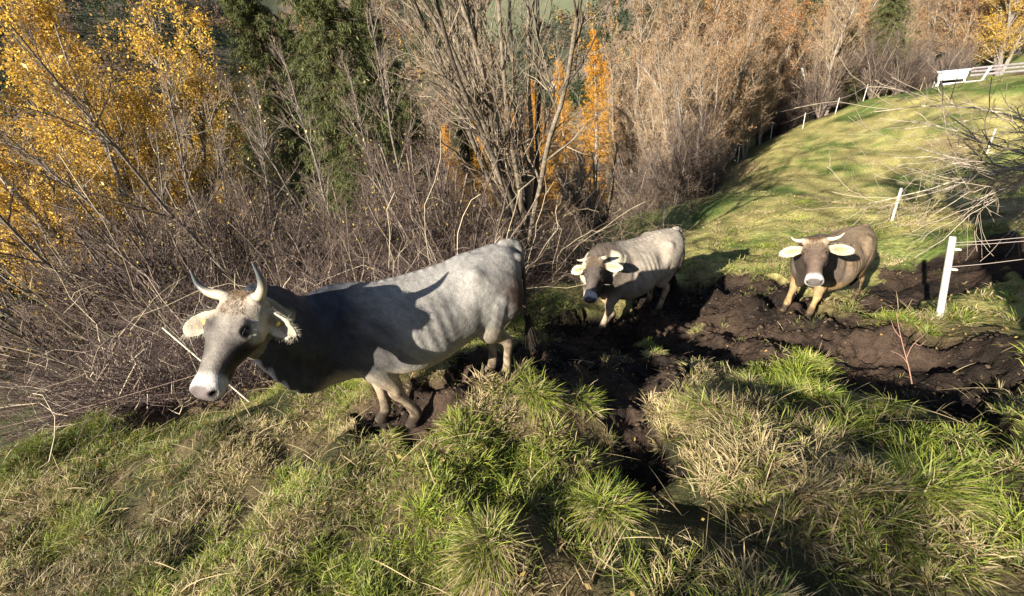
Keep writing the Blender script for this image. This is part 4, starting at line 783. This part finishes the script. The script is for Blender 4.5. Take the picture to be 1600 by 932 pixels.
lab = ['thin pale post just behind the rump of the second cow', 'thin pale post on the meadow edge above the second cow', 'pale post at the shaded edge of the wood, next above the lone thin one', 'pale post beside the big trunk with rusty leaves', 'short pale post just right of the big trunk', 'slanting pale post in front of the young green spruce', 'slanting pale post below the narrow green spruce',
       'leftmost of the close pair of posts right of the narrow spruce', 'right one of the close pair of posts right of the narrow spruce', 'third post left of the white trough', 'second post left of the white trough', 'post touching the left end of the white trough']
tops = []
for (u, v, d), l_ in zip(names, lab):
    a_, b_, _ = post(u, v, 1.05, .026 if d > 15 else .012, l_, d=d, lean=(.10 if u > 1280 else .03, 0), group='pale fence posts along the meadow edge', m=m_wood if 1360 < u < 1440 else m_post); tops.append(b_)
for i in range(1, 7):
    o = curve_obj('fence_wire', [tops[i]-np.array([0, 0, .1]), (tops[i]+tops[i+1])/2-np.array([0, 0, .2]), tops[i+1]-np.array([0, 0, .1])], .006, m_wire, None, sides=4); tag(o, 'thin wire between the '+['first and second', 'second and third', 'third and fourth', 'fourth and fifth', 'fifth and sixth', 'sixth and seventh'][i-1]+' pale meadow-edge posts', 'fence wire')
# left electric fence: slanting white rod behind the head and thin wire
def seg(u1, v1, u2, v2, d, r, name, m, label, cat, col=(.8, .7, .5), sag=0, d2=None):
    a = pt(u1, v1, d); b_ = pt(u2, v2, d2 or d); o = curve_obj(name, [a, (a+b_)/2-np.array([0, 0, sag]), b_], r, m, None, col, 8); tag(o, label, cat); return a, b_
a1 = hit(386, 622)-np.array([0, 0, .05]); da = (a1-CC)@CF; a0 = pt(254, 512, da-.35)
o = curve_obj('fence_rod', [a0, a0*.5+a1*.5, a1], .010, m_rope, None, sides=8); tag(o, 'slanting pale wooden rod behind the muzzle of the nearest cow', 'fence rod')
seg(-40, 678, 318, 583, 4.6, .0022, 'fence_wire', m_rusty, 'thin wire sloping across the dark brambles at the lower left', 'fence wire', d2=4.0, sag=.03)
# ------------------------------------------------------------------ trough and trailer at the top right
def box(Bq, c, sx_, sy_, sz_, ax=np.eye(3), bev=.0):
    s_ = np.array([(-1, -1), (1, -1), (1, 1), (-1, 1)])*.5; b = min(sx_, sy_)*.12
    pr = np.array([(-.5*sx_+b, -.5*sy_), (.5*sx_-b, -.5*sy_), (.5*sx_, -.5*sy_+b), (.5*sx_, .5*sy_-b), (.5*sx_-b, .5*sy_), (-.5*sx_+b, .5*sy_), (-.5*sx_, .5*sy_-b), (-.5*sx_, -.5*sy_+b)])
    rr = np.array([np.concatenate([pr, np.full((8, 1), z_)], 1) for z_ in (-.5*sz_, .5*sz_)]); rr = rr@ax+np.asarray(c); Bq.ring_loft(rr)
def bm(name, Bq, m, par): return obj(name, mesh(name, np.concatenate(Bq.V), np.concatenate(Bq.F), m), par)
c = pt(1482, 138, 30.5); c[2] = ground(c[0], c[1]); fx_ = nrm(np.cross(CF, [0, 0, 1.])); ang = math.atan2(fx_[1], fx_[0])+math.radians(-38)
t = thing('water_trough', 'white trough on posts at the crest of the meadow, upper right', 'trough', c, rotz=ang)
Bq = Body(); box(Bq, (0, 0, .75), 1.5, .8, .5); bm('basin', Bq, m_white, t)
Bq = Body(); box(Bq, (0, 0, 1.03), 1.7, .95, .07); bm('rim', Bq, m_white, t)
for a_ in (-.65, .65):
    for b_ in (-.3, .3): Bq = Body(); box(Bq, (a_, b_, .25), .10, .10, .52); bm('leg', Bq, m_post, t)
Bq = Body(); box(Bq, (1.3, -.1, .22), 3.4, .12, .12); bm('rail', Bq, m_white, t)
t = thing('hay_rack', 'long low grey timber rack running right from the white trough', 'rack', c+np.array([math.cos(ang)*4.2, math.sin(ang)*4.2, 0])*1., rotz=ang)
for z_ in (.62, .85, 1.05): Bq = Body(); box(Bq, (0, 0, z_), 6.6, .10, .13); bm('rail', Bq, m_trailer, t)
for a_ in (-2.6, -.6, 1.2, 3.0): Bq = Body(); box(Bq, (a_, -.12, .45), .12, .12, 1.3, np.array([[1, 0, 0], [0, 1, 0], [.3, 0, 1.]])); bm('upright', Bq, m_post, t)
# ------------------------------------------------------------------ far valley: conifers and farmhouses
ac = Acc(); g_ = np.random.default_rng(9); n = 17000; x = g_.uniform(-560, 420, n); y = g_.uniform(85, 820, n); keep = (np.hypot((x-_fx)/95, (y-_fy)/75)+fbm(x, y, 40, 8)*.5 > 1.02); x, y = x[keep], y[keep]; zz = Z(x, y)
kindn = fbm(x, y, 90, 12)+g_.normal(0, .12, len(x)); n = len(x); q_ = 26; bw = kindn > .02; Hh_ = np.where(bw, g_.uniform(9, 15, n), g_.uniform(11, 22, n))
t_ = g_.random((n, q_)); a_ = g_.uniform(0, 6.28, (n, q_)); rr_ = np.sqrt(g_.random((n, q_))); wide_ = np.where(bw[:, None], .30*np.sin(np.pi*(t_*.85+.12))**.7, .17*(1.05-t_))*Hh_[:, None]*rr_
Pq = np.stack([x[:, None]+np.cos(a_)*wide_, y[:, None]+np.sin(a_)*wide_, zz[:, None]+Hh_[:, None]*(np.where(bw[:, None], .25, .05)+t_*np.where(bw[:, None], .75, .95))], -1).reshape(-1, 3)
cA_ = mixc((.12, .085, .06), (.24, .17, .12), g_.random(n)); cB_ = mixc((.03, .045, .022), (.07, .09, .04), g_.random(n)); cG_ = mixc((.35, .20, .05), (.5, .32, .08), g_.random(n))
cN_ = np.where(bw[:, None], cA_, cB_); cN_ = np.where((g_.random(n) < .07)[:, None], cG_, cN_); V, Fc, C = leafquads(Pq, 2.0, g_, (1, 1, 1), (1, 1, 1), aspect=.7)
cc_ = np.repeat(np.repeat(cN_, q_, 0)*g_.uniform(.7, 1.3, (n*q_, 1)), 4, 0); ac.add(V, Fc, cc_)
o = obj('far_forest', ac.mesh('far_forest', m_leaf)); o['kind'] = 'stuff'; tag(o, 'dark conifer forest with a few golden larches on the opposite side of the valley', 'forest')
def house(u, v, d, L, Wd, Hh, label, roofc=m_roof):
    p = pt(u, v, d); x, y = p[0], p[1]; z = ground(x, y); t = thing('farmhouse', label, 'house', (x, y, z), 'farmhouses in the valley', rng.uniform(0, 3))
    Bq = Body(); rr = np.array([[(-L/2, -Wd/2, q), (L/2, -Wd/2, q), (L/2, Wd/2, q), (-L/2, Wd/2, q)] for q in (-1, Hh)], float); Bq.ring_loft(rr)
    rr = np.array([[(s_*L/2, -Wd/2, Hh), (s_*L/2, Wd/2, Hh), (s_*L/2, 0, Hh+Wd*.32)] for s_ in (-1, 1)], float); Bq.ring_loft(rr); bm('wall', Bq, m_wall, t)
    Bq = Body()
    for s_ in (-1, 1):
        e = np.array([(0, s_*(Wd/2+.7), Hh-.35), (0, 0, Hh+Wd*.32+.1), (0, 0, Hh+Wd*.32+.4), (0, s_*(Wd/2+.7), Hh)]); Bq.ring_loft(np.array([e+(-L/2-.7, 0, 0), e+(L/2+.7, 0, 0)]))
    bm('roof', Bq, roofc, t)
    for i_ in (-.3, 0, .3):
        for s_ in (-1, 1): Bq = Body(); box(Bq, (i_*L, s_*(Wd/2+.02), Hh*.55), 1.1, .12, 1.3); bm('window', Bq, m_glass, t)
house(858, 60, 380, 16, 10, 7, 'pale farmhouse beside the valley road at the top centre'); house(640, 80, 260, 16, 11, 7, 'farmhouse with a dark roof seen through the twigs right of the spruces'); house(845, 108, 200, 13, 9, 6, 'farmhouse with a dark roof seen between the upper stems of the centre pollard')
